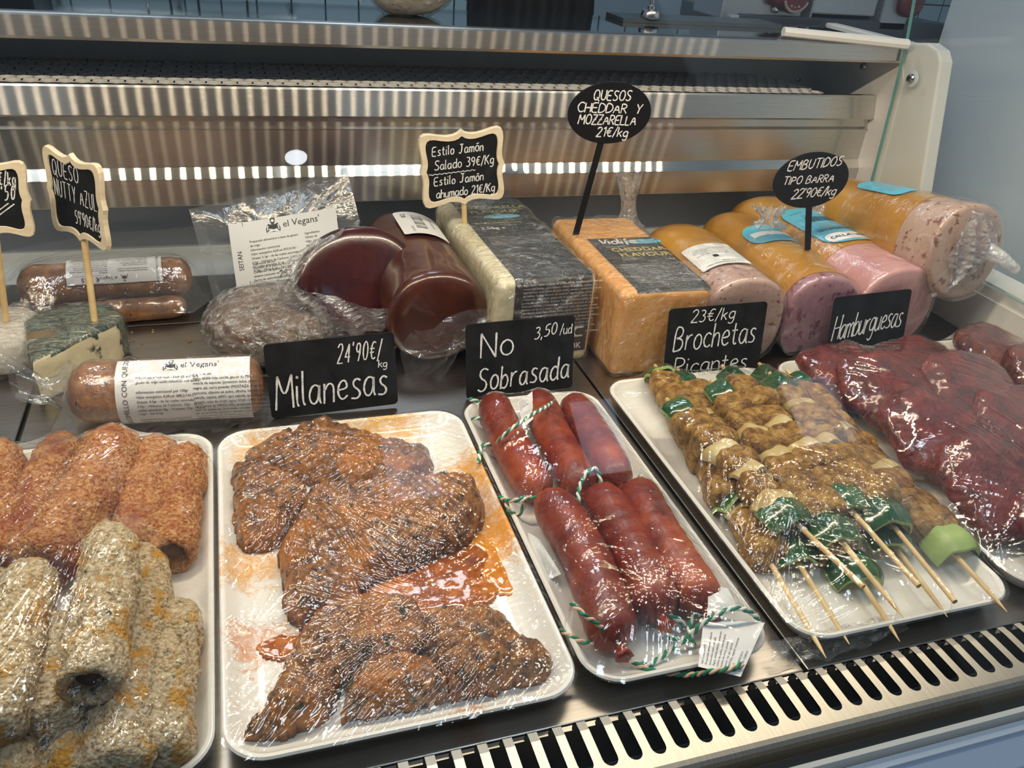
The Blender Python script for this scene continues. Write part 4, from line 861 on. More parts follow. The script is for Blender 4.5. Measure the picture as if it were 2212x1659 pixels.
f2 = film(drape('cling_film', [T2]+cut, rr_out(-.0425, .351, .203, .7305), .0205, FILM, None, .0008, .0009, [pin(690, 1095, .035, .0016, .085, 75), pin(600, 1110, .035, .0010, .05, 40), pin(1150, 1265, .022, .0014, .08, 60), pin(530, 1395, .018, .0012, .06, 40), pin(475, 1080, .03, .0013, .05, 50), pin(960, 1390, .03, .0012, .12, 80)], [(36, .0013, .0042), (30, .0010, .006), (-35, .0009, .0045)], .00025, 5, pleats=[pl((670, 1075), (930, 1210), 44, .006, .034, .0009), pl((640, 1090), (560, 1200), 16, .008, .022, .0009), pl((880, 1010), (1110, 1150), 22, .008, .022, .0007), pl((650, 1590), (1080, 1290), 60, .030, .020, .0009), pl((540, 1600), (760, 1330), 24, .014, .022, .0008), pl((1150, 1270), (880, 1345), 22, .004, .02, .0008), pl((520, 930), (930, 980), 18, .02, .02, .0005), pl((475, 1080), (600, 1160), 14, .004, .016, .0009)]), 'clear cling film over the cutlets, creased in fans')
f3 = film(drape('cling_film', [T3]+saus, rr_out(.2075, .352, .3635, .743, .003), .0205, FILM, None, .0008, .0009, [pin(1215, 1250, .03, .0012, .06, 50), pin(1400, 1260, .05, .0013, .05, 40), pin(1230, 960, .045, .0007, .05, 40)], [(60, .0006, .004), (-30, .0005, .005)], .0004, 7, pleats=[pl((1150, 1180), (1215, 1330), 14, .010, .014, .0008), pl((1330, 1260), (1520, 1225), 8, .004, .008, .0010), pl((1190, 1200), (1320, 1130), 10, .006, .014, .0007), pl((1230, 1400), (1330, 1300), 8, .006, .01, .0008)]), 'clear cling film over the six red sausages')
f4 = film(drape('cling_film', [T4]+sk, rr_out(.3835, .352, .603, .756, .003), .0205, FILM, None, .0008, .0009, [pin(1715, 1095, .062, .0018, .09, 70), pin(1620, 1030, .06, .0016, .06, 50), pin(1650, 1330, .03, .0013, .06, 60), pin(1590, 1000, .06, .0010, .06, 50)], [(-38, .0009, .004), (75, .0008, .006)], .0003, 9, pleats=[pl((1712, 1098), (1610, 1240), 26, .003, .024, .0011, .06), pl((1715, 1095), (1850, 1030), 14, .003, .016, .0010, .06), pl((1715, 1095), (1700, 1020), 10, .003, .012, .0010, .06), pl((1545, 900), (1565, 1130), 10, .006, .008, .0009, .06), pl((1640, 1010), (1640, 1140), 10, .006, .008, .0009, .06), pl((1640, 1350), (1850, 1290), 20, .010, .014, .0008), pl((1750, 930), (2040, 1170), 16, .03, .03, .0006, .06), pl((1450, 960), (1700, 1330), 12, .008, .01, .0006)]), 'clear cling film over the skewers, sticks poking out')
f5 = film(drape('cling_film', [T5]+burg[:nb], rr_out(.6145, .356, .845, .762, .003), .0205, FILM, None, .0011, .0009, [pin(1900, 960, .06, .0012, .09, 30), pin(2050, 1000, .07, .0022, .06, 18), pin(2140, 1180, .03, .0016, .07, 60)], [(-40, .0009, .006), (20, .0007, .012)], .0006, 11, pleats=[pl((2110, 1120), (2190, 1270), 20, .012, .008, .0010), pl((1760, 780), (2000, 830), 16, .012, .02, .0008, .06), pl((1960, 960), (2060, 1130), 16, .01, .02, .0010, .06), pl((2050, 900), (2212, 1000), 14, .02, .02, .0008, .06)]), 'clear cling film over the bright red patties')
f6 = film(drape('cling_film', [T6]+burg[nb:], rr_out(.865, .42, .983, .776, .001, .02), .0205, FILM, None, .0012, .0009, [pin(2110, 790, .06, .0013, .06, 50)], [(10, .0009, .005)], .0005, 13, pleats=[pl((2060, 790), (2180, 770), 14, .012, .012, .0010, .06)]), 'clear cling film over the dark patties by the end panel')
# loose film tail below the skewer tray
tl = MB(); n = 26; m_ = 10
for i in range(n+1):
    for j in range(m_+1):
        u = i/n; a = gz(1660+u*260, 1388-u*62, .012); b = gz(1668+u*300, 1442-u*88+16*math.sin(u*math.pi), .004); p = a.lerp(b, j/m_); p.z += .005*math.sin(j/m_*math.pi)+.003*math.sin(u*23+j*.8)*(j/m_)+.0015*math.sin(u*51-j); tl.v.append(tuple(p))
tl.f = [(i*(m_+1)+j, (i+1)*(m_+1)+j, (i+1)*(m_+1)+j+1, i*(m_+1)+j+1) for i in range(n) for j in range(m_)]; tl.mi = [0]*len(tl.f)
tl.build('loose_film_edge', WRAP, f4, True)

# ================================================================ cheeses, logs and packs at the back
def resample(pts, step):
    out = []
    for (a, b), (c, d) in zip(pts, pts[1:]+pts[:1]):
        n = max(1, int(math.hypot(c-a, d-b)/step))
        out += [(a+(c-a)*k/n, b+(d-b)*k/n) for k in range(n)]
    return out
def rblock(w_, l, h, r, step=.005):
    """rounded block, x 0..w, y 0..l, z 0..h"""
    xs = [(0, r), (r*.12, r*.52), (r*.35, r*.24), (r*.7, r*.05)]+[(r+(w_-2*r)*k/20, 0) for k in range(21)]+[(w_-r*.7, r*.05), (w_-r*.35, r*.24), (w_-r*.12, r*.52), (w_, r)]
    base = resample(rrect(0, 0, l, h, r, 5), step); n = len(base); secs = []
    for x, i in xs:
        sy = (l-2*i)/l; sz = (h-2*i)/h; secs.append([(x, i+a*sy, i+b*sz) for a, b in base])
    return loft(secs)
MOZZ = pbr('ivory_cheese', (.80, .74, .52), .45, sss=.25, sss_r=(1, .8, .4), var=[(.35, (.72, .65, .42)), (.65, (.84, .79, .60))], vscale=22)
CHED = pbr('orange_cheese', (.82, .42, .10), .45, sss=.25, sss_r=(1, .5, .15), var=[(.35, (.76, .36, .075)), (.65, (.86, .48, .15))], vscale=16)
BLK = pbr('black_printed_film', (.010, .011, .013), .35, spec=.25); GOLD = pbr('gold_print', (.72, .54, .12), .5); OLIVE = pbr('olive_gold_print', (.58, .60, .16), .5); SKYB = pbr('sky_blue_print', (.12, .50, .68), .5)
WHITEP = pbr('white_print', (.82, .83, .85), .5); GREYP = pbr('grey_print', (.60, .61, .64), .5)
def block(o, w_, l, h, az, mat, label, lab_x, wrapseed, inkset, fn_art, front=True, r=.010, back=.0):
    t = thing('cheese_block', label, 'cheese', Matrix.Translation(Vector(o)) @ Matrix.Rotation(az, 4, 'Z'))
    body = rblock(w_, l, h, r).build('cheese', mat, t, True, None, 60)
    r2 = r
    def fn(u, s, q):   # s runs from the back edge over the top, round the front edge and down the front
        top = l-back-r2
        if s <= top: return (u, l-back-s, h+q)
        a = (s-top)/r2
        if a <= math.pi/2: return (u, r2-(r2+q)*math.sin(a), h-r2+(r2+q)*math.cos(a))
        return (u, -q, h-r2-(s-top-r2*math.pi/2))
    S = (l-back-r2)+(r2*math.pi/2+h-r2-.016 if front else r2*.9)
    mb = MB(); n = 70; f2 = lambda u, s, q: Vector(fn(u, s, q))
    mb.add([f2(lab_x[0]+(lab_x[1]-lab_x[0])*i/6, S*j/n, .0005) for i in range(7) for j in range(n+1)], [(i*(n+1)+j, i*(n+1)+j+1, (i+1)*(n+1)+j+1, (i+1)*(n+1)+j) for i in range(6) for j in range(n)])
    lb = mb.build('label', BLK, t, True); tag(lb, 'black printed label')
    p = Print(lambda x, y, q: f2(lab_x[0]+x, -y, .0008+q), .0002); fn_art(p, lab_x[1]-lab_x[0], l-back, S); p.mb.build('print', inkset, lb)
    wr = wrap(body, .0016, .0022, 30, WRAP, 'plastic_wrap', t, wrapseed)
    return t
TINY = ['Ingredients: water, coconut oil (24%), starch, modified starch, sea salt,', 'mozzarella flavour, olive extract, colour: b-carotene, vitamin B12.', 'Ingredientes: agua, aceite de coco (24%), almidon, almidon modificado,', 'sal marina, aroma, extracto de aceituna, vitamina B12. Conservar', 'refrigerado. Ingredienti: acqua, olio di cocco (24%), amido, sale,', 'aroma, estratto di olive. Zutaten: Wasser, Kokosoel (24%), Staerke,', 'Meersalz, Aroma, Olivenextrakt. Ingredients: eau, huile de coco,', 'amidon, sel de mer, arome. Ingredienten: water, kokosolie, zetmeel']
def art_m(p, w_, L, S):
    p.text(w_*.5, -.040, 'MOZZARELLA', .0165, 0, 'CENTER', 0, .02); p.text(w_*.5, -.058, 'FLAVOUR', .0165, 0, 'CENTER', 0, .02); p.oval(w_*.55, -.073, .026, .0085, 1)
    p.text(w_*.55, -.0735, 'CON ACEITE DE COCO', .0034, 2, 'CENTER', 0, 0, 1.5); p.text(w_*.55, -.078, 'CON VITAMINA B12', .0034, 2, 'CENTER', 0, 0, 1.5)
    p.text(.008, -.100, 'BLOCK FORMATTING', .0068, 0, 'LEFT', 0, .02); p.text(.010, -.120, '2,5kg e', .012, 2, 'LEFT', 0, .02)
    p.lines(.008, -.150, TINY[:6], .0034, 3, 1.5)
    y = -(L+.004); p.lines(.010, y, TINY+TINY[:6], .0036, 3, 1.25)
    p.rect(.012, -S+.010, .076, -S+.032, 2); p.bars(.016, -S+.010, .056, -S+.032, 4, 3); p.rect(.080, -S+.020, w_-.006, -S+.034, 2); p.oval(.088, -S+.027, .005, .005, 4, 1.2); p.rect(.096, -S+.022, w_-.009, -S+.032, 4, 1.2); p.text(.097, -S+.026, 'EUROVEGAN', .003, 2, 'LEFT', 0, 0, 2)
    p.text(w_-.020, -S+.004, 'BK', .011, 2, 'LEFT', 0, .03)
mo_o = (.279, .852, 0)
mz = block((.2745, .838, 0), .128, .285, .117, R_(2), MOZZ, 'ivory mozzarella style block with a black label, in crumpled clear wrap', (.022, .122), 3, [OLIVE, SKYB, WHITEP, GREYP, BLK], art_m)
def art_c(p, w_, L, S):
    m = MB(); handwrite(m, lambda a, b, q: p.fn(a, b, q), .012, -L+.148, 'Violife', .017, .0030, .12, .12, 4, .0004); p.mb.add(m.v, m.f, 2)
    p.oval(w_*.78, -L+.154, .026, .008, 1); p.text(w_*.78, -L+.155, 'CON ACEITE DE COCO', .0034, 3, 'CENTER', 0, 0, 1.5); p.text(w_*.78, -L+.150, 'ENRIQUECIDO B12', .0034, 3, 'CENTER', 0, 0, 1.5)
    p.text(w_*.58, -L+.122, 'CHEDDAR', .0165, 0, 'CENTER', 0, .03); p.text(w_*.60, -L+.104, 'FLAVOUR', .0165, 0, 'CENTER', 0, .03); p.text(.014, -L+.137, '100% Vegan', .006, 1)
    p.lines(.010, -L+.078, TINY[:8]+TINY[:5], .0037, 3, 1.25)
    p.text(w_-.018, -L+.090, '2,5kg', .006, 2)
ch = block((.4140, .797, 0), .118, .255, .113, R_(-1), CHED, 'orange cheddar style block with a black label, in clear wrap', (.020, .117), 8, [GOLD, SKYB, WHITEP, GREYP, BLK], art_c, False, .008, .085)
tail_m = clear_film('film_knot', .16, .12, milky=.16, bump=.8, bscale=140, bdist=.003, crinkle=120)
def crumple(parent, M, r, h, seed, mat=None, name='wrap_knot'):
    """gathered tail of a film wrap"""
    mb = MB(); n = 40; secs = []
    for t, f in [(0, 1.0), (.12, .78), (.25, .55), (.4, .42), (.55, .40), (.7, .52), (.85, .72), (1, .85)]:
        secs.append([M @ Vector(((r*f*(1+.35*noise.noise(Vector((math.cos(2*math.pi*k/n)*2.2, math.sin(2*math.pi*k/n)*2.2, seed+t*3)))+.18*math.sin(k*1.9+t*4)))*math.cos(2*math.pi*k/n), (r*f*(1+.35*noise.noise(Vector((math.cos(2*math.pi*k/n)*2.2, math.sin(2*math.pi*k/n)*2.2, seed+5+t*3)))))*math.sin(2*math.pi*k/n), h*t+.012*noise.noise(Vector((k*.5, t*3, seed))))) for k in range(n)])
    return loft(secs, mb, (False, False)).build(name, mat or tail_m, parent, True)
crumple(mz, Matrix.Translation((.055, .262, .112)), .030, .034, 2)
# ---- cold meat logs
CASING = pbr('mustard_casing', (.48, .23, .018), .28, coat=.3, var=[(.35, (.39, .17, .012)), (.65, (.53, .27, .028))], vscale=14)
MEAT_S = food('speckled_meat', [(.3, (.39, .25, .215)), (.7, (.52, .37, .32))], 30, rough=.45, bump=.2, bscale=200, specks=((.16, .08, .06), 130, .60, .66), specks2=((.30, .14, .12), 60, .63, .70), sss=.1)
MEAT_V = food('violet_speckled_meat', [(.3, (.29, .145, .185)), (.7, (.42, .24, .27))], 30, rough=.4, bump=.2, bscale=200, specks=((.20, .07, .11), 75, .56, .62), sss=.1)
MEAT_P = pbr('pink_meat', (.56, .29, .29), .42, sss=.15, sss_r=(1, .5, .4), var=[(.35, (.52, .26, .27)), (.65, (.60, .33, .32))], vscale=18)
MEAT_B = food('brown_speckled_meat', [(.3, (.40, .265, .21)), (.7, (.53, .37, .295))], 26, rough=.5, bump=.25, bscale=160, specks=((.20, .09, .05), 95, .58, .64), specks2=((.28, .10, .08), 40, .66, .70))
def log_sec(c, side, up, rx, rz, f, flat=.86, n=56, pw=2.5):
    out = []
    for k in range(n):
        a = 2*math.pi*k/n; ca, sa = math.cos(a), math.sin(a); x = abs(ca)**(2/pw)*math.copysign(1, ca); z = abs(sa)**(2/pw)*math.copysign(1, sa); z = max(z, -flat)
        out.append(c+side*x*rx*f+up*z*rz*f)
    return out
def meat_log(p0, p1, rx, rz, peel, meat, label, seed, group='mustard cased cold meat logs', cutn=None, pw=2.5, flat=.86, closed_back=True):
    p0 = Vector(p0); p1 = Vector(p1); t = thing('cold_meat_log', label, 'cold meat log', p1, group); o = p1.copy(); ax = (p1-p0).normalized(); L = (p1-p0).length; side = ax.cross(Vector((0, 0, 1))).normalized(); up = side.cross(ax)
    c = lambda s: (p0+ax*s)-o
    cs = [(0, .05), (.003, .30), (.010, .55), (.022, .78), (.040, .93), (.060, .995)] if closed_back else [(0, 1)]
    cs += [(.06+(L-peel-.06)*k/26, 1+.012*fbm((k*.3, seed, 0), 1)) for k in range(1, 27)]
    loft([log_sec(c(s), side, up, rx, rz, f*1.012, flat, 56, pw) for s, f in cs], None, (True, True)).build('casing', CASING, t, True, None, 70)
    ms = [(L-peel-.001+(peel-.004)*k/10, .99+.006*fbm((k*.5, seed, 3), 1)) for k in range(11)]
    secs = [log_sec(c(s), side, up, rx, rz, f, flat, 56, pw) for s, f in ms]
    n_ = (cutn or ax).normalized()
    for f, d in ((.985, .001), (.96, .0035), (.90, .0045), (.6, .0047), (.3, .0048), (.02, .0048)): secs.append(log_sec(c(L-.005+d), side, up, rx, rz, f, flat, 56, pw))
    if cutn is not None:       # slanted cut
        k0 = len(ms)-4
        for q in range(k0, len(secs)):
            w_ = min(1, (q-k0+1)/4); secs[q] = [p+ax*(-(p-c(L)).dot(n_-ax*n_.dot(ax))/max(.3, n_.dot(ax)))*w_ for p in secs[q]]
    body = loft(secs, None, (False, True)).build('meat', meat, t, True, None, 60)
    # film over the front half
    ws = [(L*.45+(L*.55)*k/30, 1.02) for k in range(31)]; wm = [log_sec(c(s), side, up, rx+.0016, rz+.0016, f, flat, 56, pw) for s, f in ws]
    for f, d in ((.97, .002), (.85, .003), (.5, .0032), (.05, .0032)): wm.append(log_sec(c(L+d), side, up, rx, rz, f, flat, 56, pw))
    if cutn is not None:
        for q in range(24, len(wm)):
            w_ = min(1, (q-23)/7); wm[q] = [p+ax*(-(p-c(L)).dot(n_-ax*n_.dot(ax))/max(.3, n_.dot(ax)))*w_ for p in wm[q]]
    wm = [[p+(p-c(L*.7)).normalized()*.0011*max(0, 1-abs(noise.noise(p*38+Vector((seed, 0, 0))))*3)**2 for p in s] for s in wm]
    loft(wm, None, (False, True)).build('plastic_wrap', WRAP_S, t, True)
    def fn(u, s, q):     # u across the top (arc), s along from the front
        a = math.pi/2-u/rx; ca, sa = math.cos(a), math.sin(a); x = abs(ca)**(2/pw)*math.copysign(1, ca); z = abs(sa)**(2/pw)*math.copysign(1, sa); d = (side*x*rx+up*z*rz)*1.012; return c(L+s)+d+d.normalized()*(.0022+q)
    return t, fn, L, c, side, up, ax
def patch(fn, x0, y0, x1, y1, r, mat, parent, name='label', label=None, n=16):
    pts = rrect(x0, y0, x1, y1, r, 5); mb = MB(); rings = [[((x0+x1)/2+(a-(x0+x1)/2)*k/8, (y0+y1)/2+(b-(y0+y1)/2)*k/8) for a, b in resample(pts, .004)] for k in (8, 6, 4, 2)]
    m = len(rings[0]); vs = [Vector(fn(a, b, .0001)) for rg in rings for a, b in rg]+[Vector(fn((x0+x1)/2, (y0+y1)/2, .0001))]
    fs = [(i*m+k, i*m+(k+1) % m, (i+1)*m+(k+1) % m, (i+1)*m+k) for i in range(3) for k in range(m)]+[(3*m+k, 3*m+(k+1) % m, 4*m) for k in range(m)]
    o = mb.add(vs, fs).build(name, mat, parent, True)
    if label: tag(o, label)
    return o
lA, fA, LA, *_ = meat_log((.600, 1.05, .057), (.592, .802, .057), .0575, .060, .052, MEAT_S, 'mustard cased log with a white label and speckled cut end, beside the cheddar block', 1)
pa = patch(fA, -.020, -.115, .040, -.048, .003, PAPER, lA, 'label', 'white label on the casing')
p = Print(lambda x, y, q: fA(x, y, q+.0002)); p.lines(-.012, -.055, ['TIPO BARRA PAVO PARA', 'LONCHEAR'], .0038, 0, 1.3); p.rect(.006, -.078, .012, -.071, 0, 1); p.lines(-.006, -.084, ['Ingredientes: agua, aceite de', 'girasol, gluten de trigo,', 'almidon, especias, sal, aroma,', 'pimenton. Conservar en frio', 'entre 0 y 5 C. Lote 22719'], .0032, 0, 1.3); p.mb.build('print', INK, pa)
lB, fB, LB_, cB, sB, uB, aB = meat_log((.722, 1.10, .056), (.708, .800, .056), .0535, .058, .018, MEAT_V, 'mustard cased log with a violet speckled cut end, in crumpled film', 2)
pb = patch(fB, -.036, -.185, .034, -.125, .022, SKYB, lB, 'label', 'blue label half hidden by the crumpled film'); p = Print(lambda x, y, q: fB(x, y, q+.0002)); p.rect(-.028, -.160, .026, -.146, 0, 1, 6); p.mb.build('print', [WHITEP], pb)
lC, fC, LC, cC, sC, uC, aC = meat_log((.800, 1.15, .060), (.826, .800, .060), .0650, .060, .092, MEAT_P, 'mustard cased log with a blue oval label and a smooth pink peeled end', 3)
pc = patch(fC, -.046, -.232, .036, -.100, .026, SKYB, lC, 'label', 'blue label with a white name plate')
fr = lambda x, y, q: fC(-x, y, q)
DKB = pbr('dark_blue_print', (.02, .05, .14), .5)
wl = patch(lambda x, y, q: fC(-x-.005, -.166-y, q+.0003), -.036, -.060, .036, -.036, .011, WHITEP, pc, 'name_plate')   # reads from the other side
p = Print(lambda x, y, q: fC(-x-.005, -.166-y, q+.0006)); p.text(0, -.0515, 'CALLA VERDA', .0092, 0, 'CENTER', 0, .02, 2); p.text(0, -.024, 'TIPO BARRA YORK', .0074, 0, 'CENTER', 0, .015, 2); p.lines(-.028, -.014, ['Conservar entre 0 y 5 C', 'Consumir preferentemente', 'Ingredientes: agua, aceite'], .0038, 0, 1.4); p.bars(-.018, .010, .014, .028, 0, 6); p.text(-.018, .032, '8 2357911 00227', .004, 0); p.text(-.028, .045, 'Lote 227 9', .004, 0); p.mb.build('print', DKB, pc)
lD, fD, LD, cD, sD, uD, aD = meat_log((.893, 1.120, .085), (.914, .802, .138), .0640, .0640, .062, MEAT_B, 'round cold meat log at the end panel, brown speckled end under twisted white film', 4, pw=2.15, flat=1.0)
pd = patch(lambda x, y, q: fD(x, y, q), -.012, -.19, .030, -.10, .015, SKYB, lD, 'label', 'blue label seen nearly edge on')
# film knots on the logs
crumple(lB, Matrix.Translation(cB(LB_*.40)+uB*.058-sB*.01) @ Matrix.Rotation(R_(-14), 4, 'X'), .026, .030, 4); crumple(lC, Matrix.Translation(cC(LC*.38)+uC*.056-sC*.030) @ Matrix.Rotation(R_(10), 4, 'Y'), .016, .055, 9)
crumple(lA, Matrix.Translation(Vector((-.055, .245, .035))) @ Matrix.Rotation(R_(-8), 4, 'Y'), .022, .085, 6)
# twisted film across the face of the round log
fm = MB(); n = 60; m_ = 14; T0 = gx(2075, 455, .90)-Vector(lD.location); 
fc = Vector((.03, -.99, -.10)).normalized(); fs_ = fc.cross(Vector((0, 0, 1))).normalized(); fu = fs_.cross(fc)
for i in range(n+1):
    u = i/n; base = fu*(.062-.120*u)-fs_*(-.018+.050*u*(1-u)*2-.012*u); wdt = .010+.030*math.sin(math.pi*min(1, u*1.25))
    for j in range(m_+1):
        v = j/m_-.5; q = base+fs_*(v*wdt*2.0)+fc*(.007+.006*math.sin(v*23+u*9)+.012*math.exp(-((v)/.2)**2)*math.sin(math.pi*u)+.003*noise.noise(Vector((u*22, v*14, 3)))); fm.v.append(tuple(q))
fm.f = [(i*(m_+1)+j, (i+1)*(m_+1)+j, (i+1)*(m_+1)+j+1, i*(m_+1)+j+1) for i in range(n) for j in range(m_)]; fm.mi = [0]*len(fm.f)
FROST = clear_film('twisted_white_film', .14, .18, milky=.42, bump=.8, bscale=120, bdist=.003, crinkle=90)
fo = fm.build('twisted_film', FROST, lD, True)
tb = Vector((.018, -.008, .006)); MB().tube(catmull([tb, tb+Vector((.012, -.016, -.004)), tb+Vector((.024, -.026, -.012)), tb+Vector((.034, -.030, -.018))], 5), [.013, .0125, .012, .011, .010, .0095, .009, .0085, .008, .0075, .007, .0068, .0066, .0065, .0064, .006], 14).build('film_tail', FROST, lD, True)
# ---- maroon smoked logs
MAR = food('maroon_smoked_casing', [(.3, (.026, .005, .005)), (.55, (.060, .010, .009)), (.75, (.095, .019, .014))], 18, rough=.25, coat=.6, bump=.12, bscale=90, coat_rough=.08)
MAR2 = food('brown_maroon_casing', [(.3, (.034, .009, .006)), (.55, (.075, .020, .011)), (.75, (.12, .036, .018))], 16, rough=.28, coat=.6, bump=.12, bscale=80, coat_rough=.08)
def smoked(p0, p1, rx, rz, mat, label, seed, cutf=1.0):
    p0 = Vector(p0); p1 = Vector(p1); t = thing('smoked_log', label, 'smoked log', p1, 'maroon smoked logs'); ax = (p1-p0).normalized(); L = (p1-p0).length; side = ax.cross(Vector((0, 0, 1))).normalized(); up = side.cross(ax)
    c = lambda s: p0+ax*s-p1; R0 = max(rx, rz)
    cs = [(0, .03), (R0*.03, .26), (R0*.12, .50), (R0*.28, .72), (R0*.5, .88), (R0*.75, .96)]+[(R0*.8+(L-R0*.8-.016)*k/16, .97+.03*k/16) for k in range(1, 17)]+[(L-.010, .995), (L-.004, .965), (L-.001, .91), (L+.001, .84), (L+.002, .76)]+[(L+.0025+.002*q/14, .76-.74*q/14) for q in range(1, 15)]
    secs = [[q+(q-c(s)).normalized()*.0018*fbm(q, 18, seed, 3) if f > .1 else q for q in log_sec(c(s), side, up, rx, rz, f, 1.0, 64, 2.15)] for s, f in cs]
    return t, loft(secs).build('body', mat, t, True), c, side, up, ax, L
m1, b1, c1, s1, u1, a1, L1 = smoked((.114, 1.025, .036), (.134, .930, .080), .079, .072, MAR, 'big maroon smoked log leaning on the wrapped loaf, film stretched over its cut face', 1)
WRAPM = clear_film('stretched_film', .11, .06, milky=.01, bump=1.0, bscale=55, bdist=.03, stretch=(.5, 2.2, 3.2), streak=(20, (.5, 2.2, 3.0), .53, .68, .25))
wrap(b1, .0014, .0036, 48, WRAPM, 'plastic_wrap', m1, 3, (1, .2, .55))
# gathered film collar on its left side
col = MB(); n = 44; m_ = 12; G0 = [gy(*q, .905) for q in [(672, 520), (628, 560), (600, 600), (598, 640), (622, 680), (660, 712), (700, 738)]]; G1 = [gy(*q, .885) for q in [(745, 492), (668, 560), (645, 604), (650, 622), (740, 648), (820, 668), (880, 690)]]
A_ = catmull(G0, 8); B_ = catmull(G1, 8)
for i in range(len(A_)):
    for j in range(m_+1):
        v = j/m_; q = A_[i].lerp(B_[i], v)-m1.location; q += Vector((0, -.006*math.sin(v*19+i*.55)-.008*math.sin(math.pi*v), .004*noise.noise(Vector((i*.35, v*6, 1))))); col.v.append(tuple(q))
col.f = [(i*(m_+1)+j, (i+1)*(m_+1)+j, (i+1)*(m_+1)+j+1, i*(m_+1)+j+1) for i in range(len(A_)-1) for j in range(m_)]; col.mi = [0]*len(col.f)
col.build('film_collar', clear_film('gathered_film', .16, .10, milky=.12, bump=.9, bscale=60, bdist=.004, stretch=(1, 1, 3), crinkle=40, streak=(26, (1, 1, 3), .48, .70, .5)), m1, True)
m2, b2, c2, s2, u2, a2, L2 = smoked((.206, 1.13, .062), (.214, .865, .060), .062, .058, MAR2, 'brown maroon smoked log in a clear pouch with a white price label', 2)
wrap(b2, .0016, .0016, 20, BAGC, 'vacuum_pouch', m2, 5)
def fm2(u, s, q):
    a = math.pi/2-u/.062; d = s2*math.cos(a)*.062+u2*math.sin(a)*.058; return c2(L2+s)+d*.985+d.normalized()*(.004+q)
pl = patch(fm2, -.048, -.205, .014, -.125, .004, PAPER, m2, 'label', 'white price label'); p = Print(lambda x, y, q: fm2(x, y, q+.0002)); p.mb_ = 0
p.text(.006, -.196, '7,30', .008, 0, 'LEFT', 90, 0, 1.5); 
for k in range(9): p.rect(-.020, -.190+k*.0052, -.006, -.190+k*.0052+.0012+(k % 3)*.0009, 0, 1)
p.text(-.030, -.190, 'SEITAN AHUMADO', .0042, 0, 'LEFT', 90, 0, 1.5); p.text(.001, -.150, '22,90 12,31', .004, 0, 'LEFT', 90, 0, 1.5); p.mb.build('print', INK, pl)
# empty front end of the pouch
pq = [gy(868, 742, .862), gy(935, 700, .855), gy(1082, 660, .868), gy(1090, 690, .862), gy(1012, 730, .846), gy(998, 758, .842), gy(902, 862, .835), gy(872, 790, .85)]
ps = MB(); pp = [q-m2.location for q in pq]; cc = sum((Vector(q) for q in pp), Vector())/8+Vector((0, -.012, 0)); k_ = 8
rings = [[Vector(q).lerp(cc, f)+Vector((0, -.006*math.sin(i*2.1+f*7), .004*math.sin(i*1.3+f*5))) for i, q in enumerate(catmull(pp, 4, True))] for f in (0, .25, .5, .75, .96)]
loft(rings, ps, (False, True)).build('pouch_flap', BAGC, m2, True)
# ---- wrapped round loaf
LOAF = food('brown_seitan_loaf', [(.3, (.07, .032, .014)), (.55, (.15, .08, .036)), (.75, (.25, .15, .08))], 40, rough=.5, bump=.7, bscale=120, bdist=.003)
lf = thing('wrapped_seitan_loaf', 'round brown loaf tightly wrapped in cloudy film, under the big maroon log', 'loaf', (.020, .922, 0))
lb = merge(blob(MB(), (.072, .062, .040), Matrix.Translation((0, 0, .040)), 5, .05, 20, 26, 2.2).build('loaf', LOAF, lf, True))
CLOUDY = clear_film('cloudy_crinkled_wrap', .15, .10, milky=.05, bump=1.0, bscale=110, bdist=.006, stretch=(1, 2, 1), crinkle=60, streak=(30, (.8, 2.2, 2), .50, .70, .6))
wrap(lb, .002, .003, 40, CLOUDY, 'plastic_wrap', lf, 9)
# ---- vacuum packs
ROAST = food('brown_roast', [(.3, (.12, .042, .016)), (.5, (.26, .11, .04)), (.72, (.42, .22, .09))], 70, rough=.45, coat=.3, bump=.6, bscale=150, bdist=.002, specks=((.05, .02, .01), 120, .62, .68))
def fig(p, x, y, s, mi=0, fl=1):
    """little figure with folded arms: a printed mark"""
    P_ = lambda pts: [(x+a*s*fl, y+b*s*fl) for a, b in pts]
    p.oval(x, y+.80*s*fl, .17*s, .20*s, mi, 1); p.poly(P_([(-.18, .82), (-.18, 1.02), (0, 1.06), (.18, 1.02), (.18, .86)]), mi, 1.1); p.oval(x, y+.84*s*fl, .11*s, .11*s, 1, 1.3); p.poly(P_([(-.13, .72), (.13, .72), (.10, .58), (-.10, .58)]), mi, 1.4)
    p.poly(P_([(-.26, .56), (.26, .56), (.22, .0), (-.22, .0)]), mi, 1.1); p.poly(P_([(-.52, .0), (-.26, .02), (-.24, .60), (-.38, .62), (-.55, .25)]), mi, 1.2); p.poly(P_([(.52, .0), (.26, .02), (.24, .60), (.38, .62), (.55, .25)]), mi, 1.2)
    p.poly(P_([(-.44, .06), (.30, .22), (.34, .12), (-.40, -.04)]), 1, 1.5); p.poly(P_([(.44, .06), (-.30, .26), (-.34, .16), (.40, -.04)]), 1, 1.7); p.poly(P_([(-.48, .12), (-.40, .14), (-.34, .50), (-.42, .50)]), 1, 1.6); p.poly(P_([(.48, .12), (.40, .14), (.34, .50), (.42, .50)]), 1, 1.6)
COL1 = ['Preparado alimenticio a base de alubias y', 'gluten de trigo estilo solomillo con queso.', '', 'Informacion nutricional por 100gr', 'Valor energetico Kj/Kcal: 688,2/164,5 -', 'Grasas: 4,5gr - de las cuales saturadas', '3,9gr - Hidratos de Carbono: 10gr - de los', 'cuales azucares: 0gr - Proteina: 20gr - Fibra:', '1,6gr - Sal: 0,1gr', '', 'Sugerencia de uso y conservacion', 'Cocinar en un rustido, sofrito, acompanar con', 'verduras al gusto.']
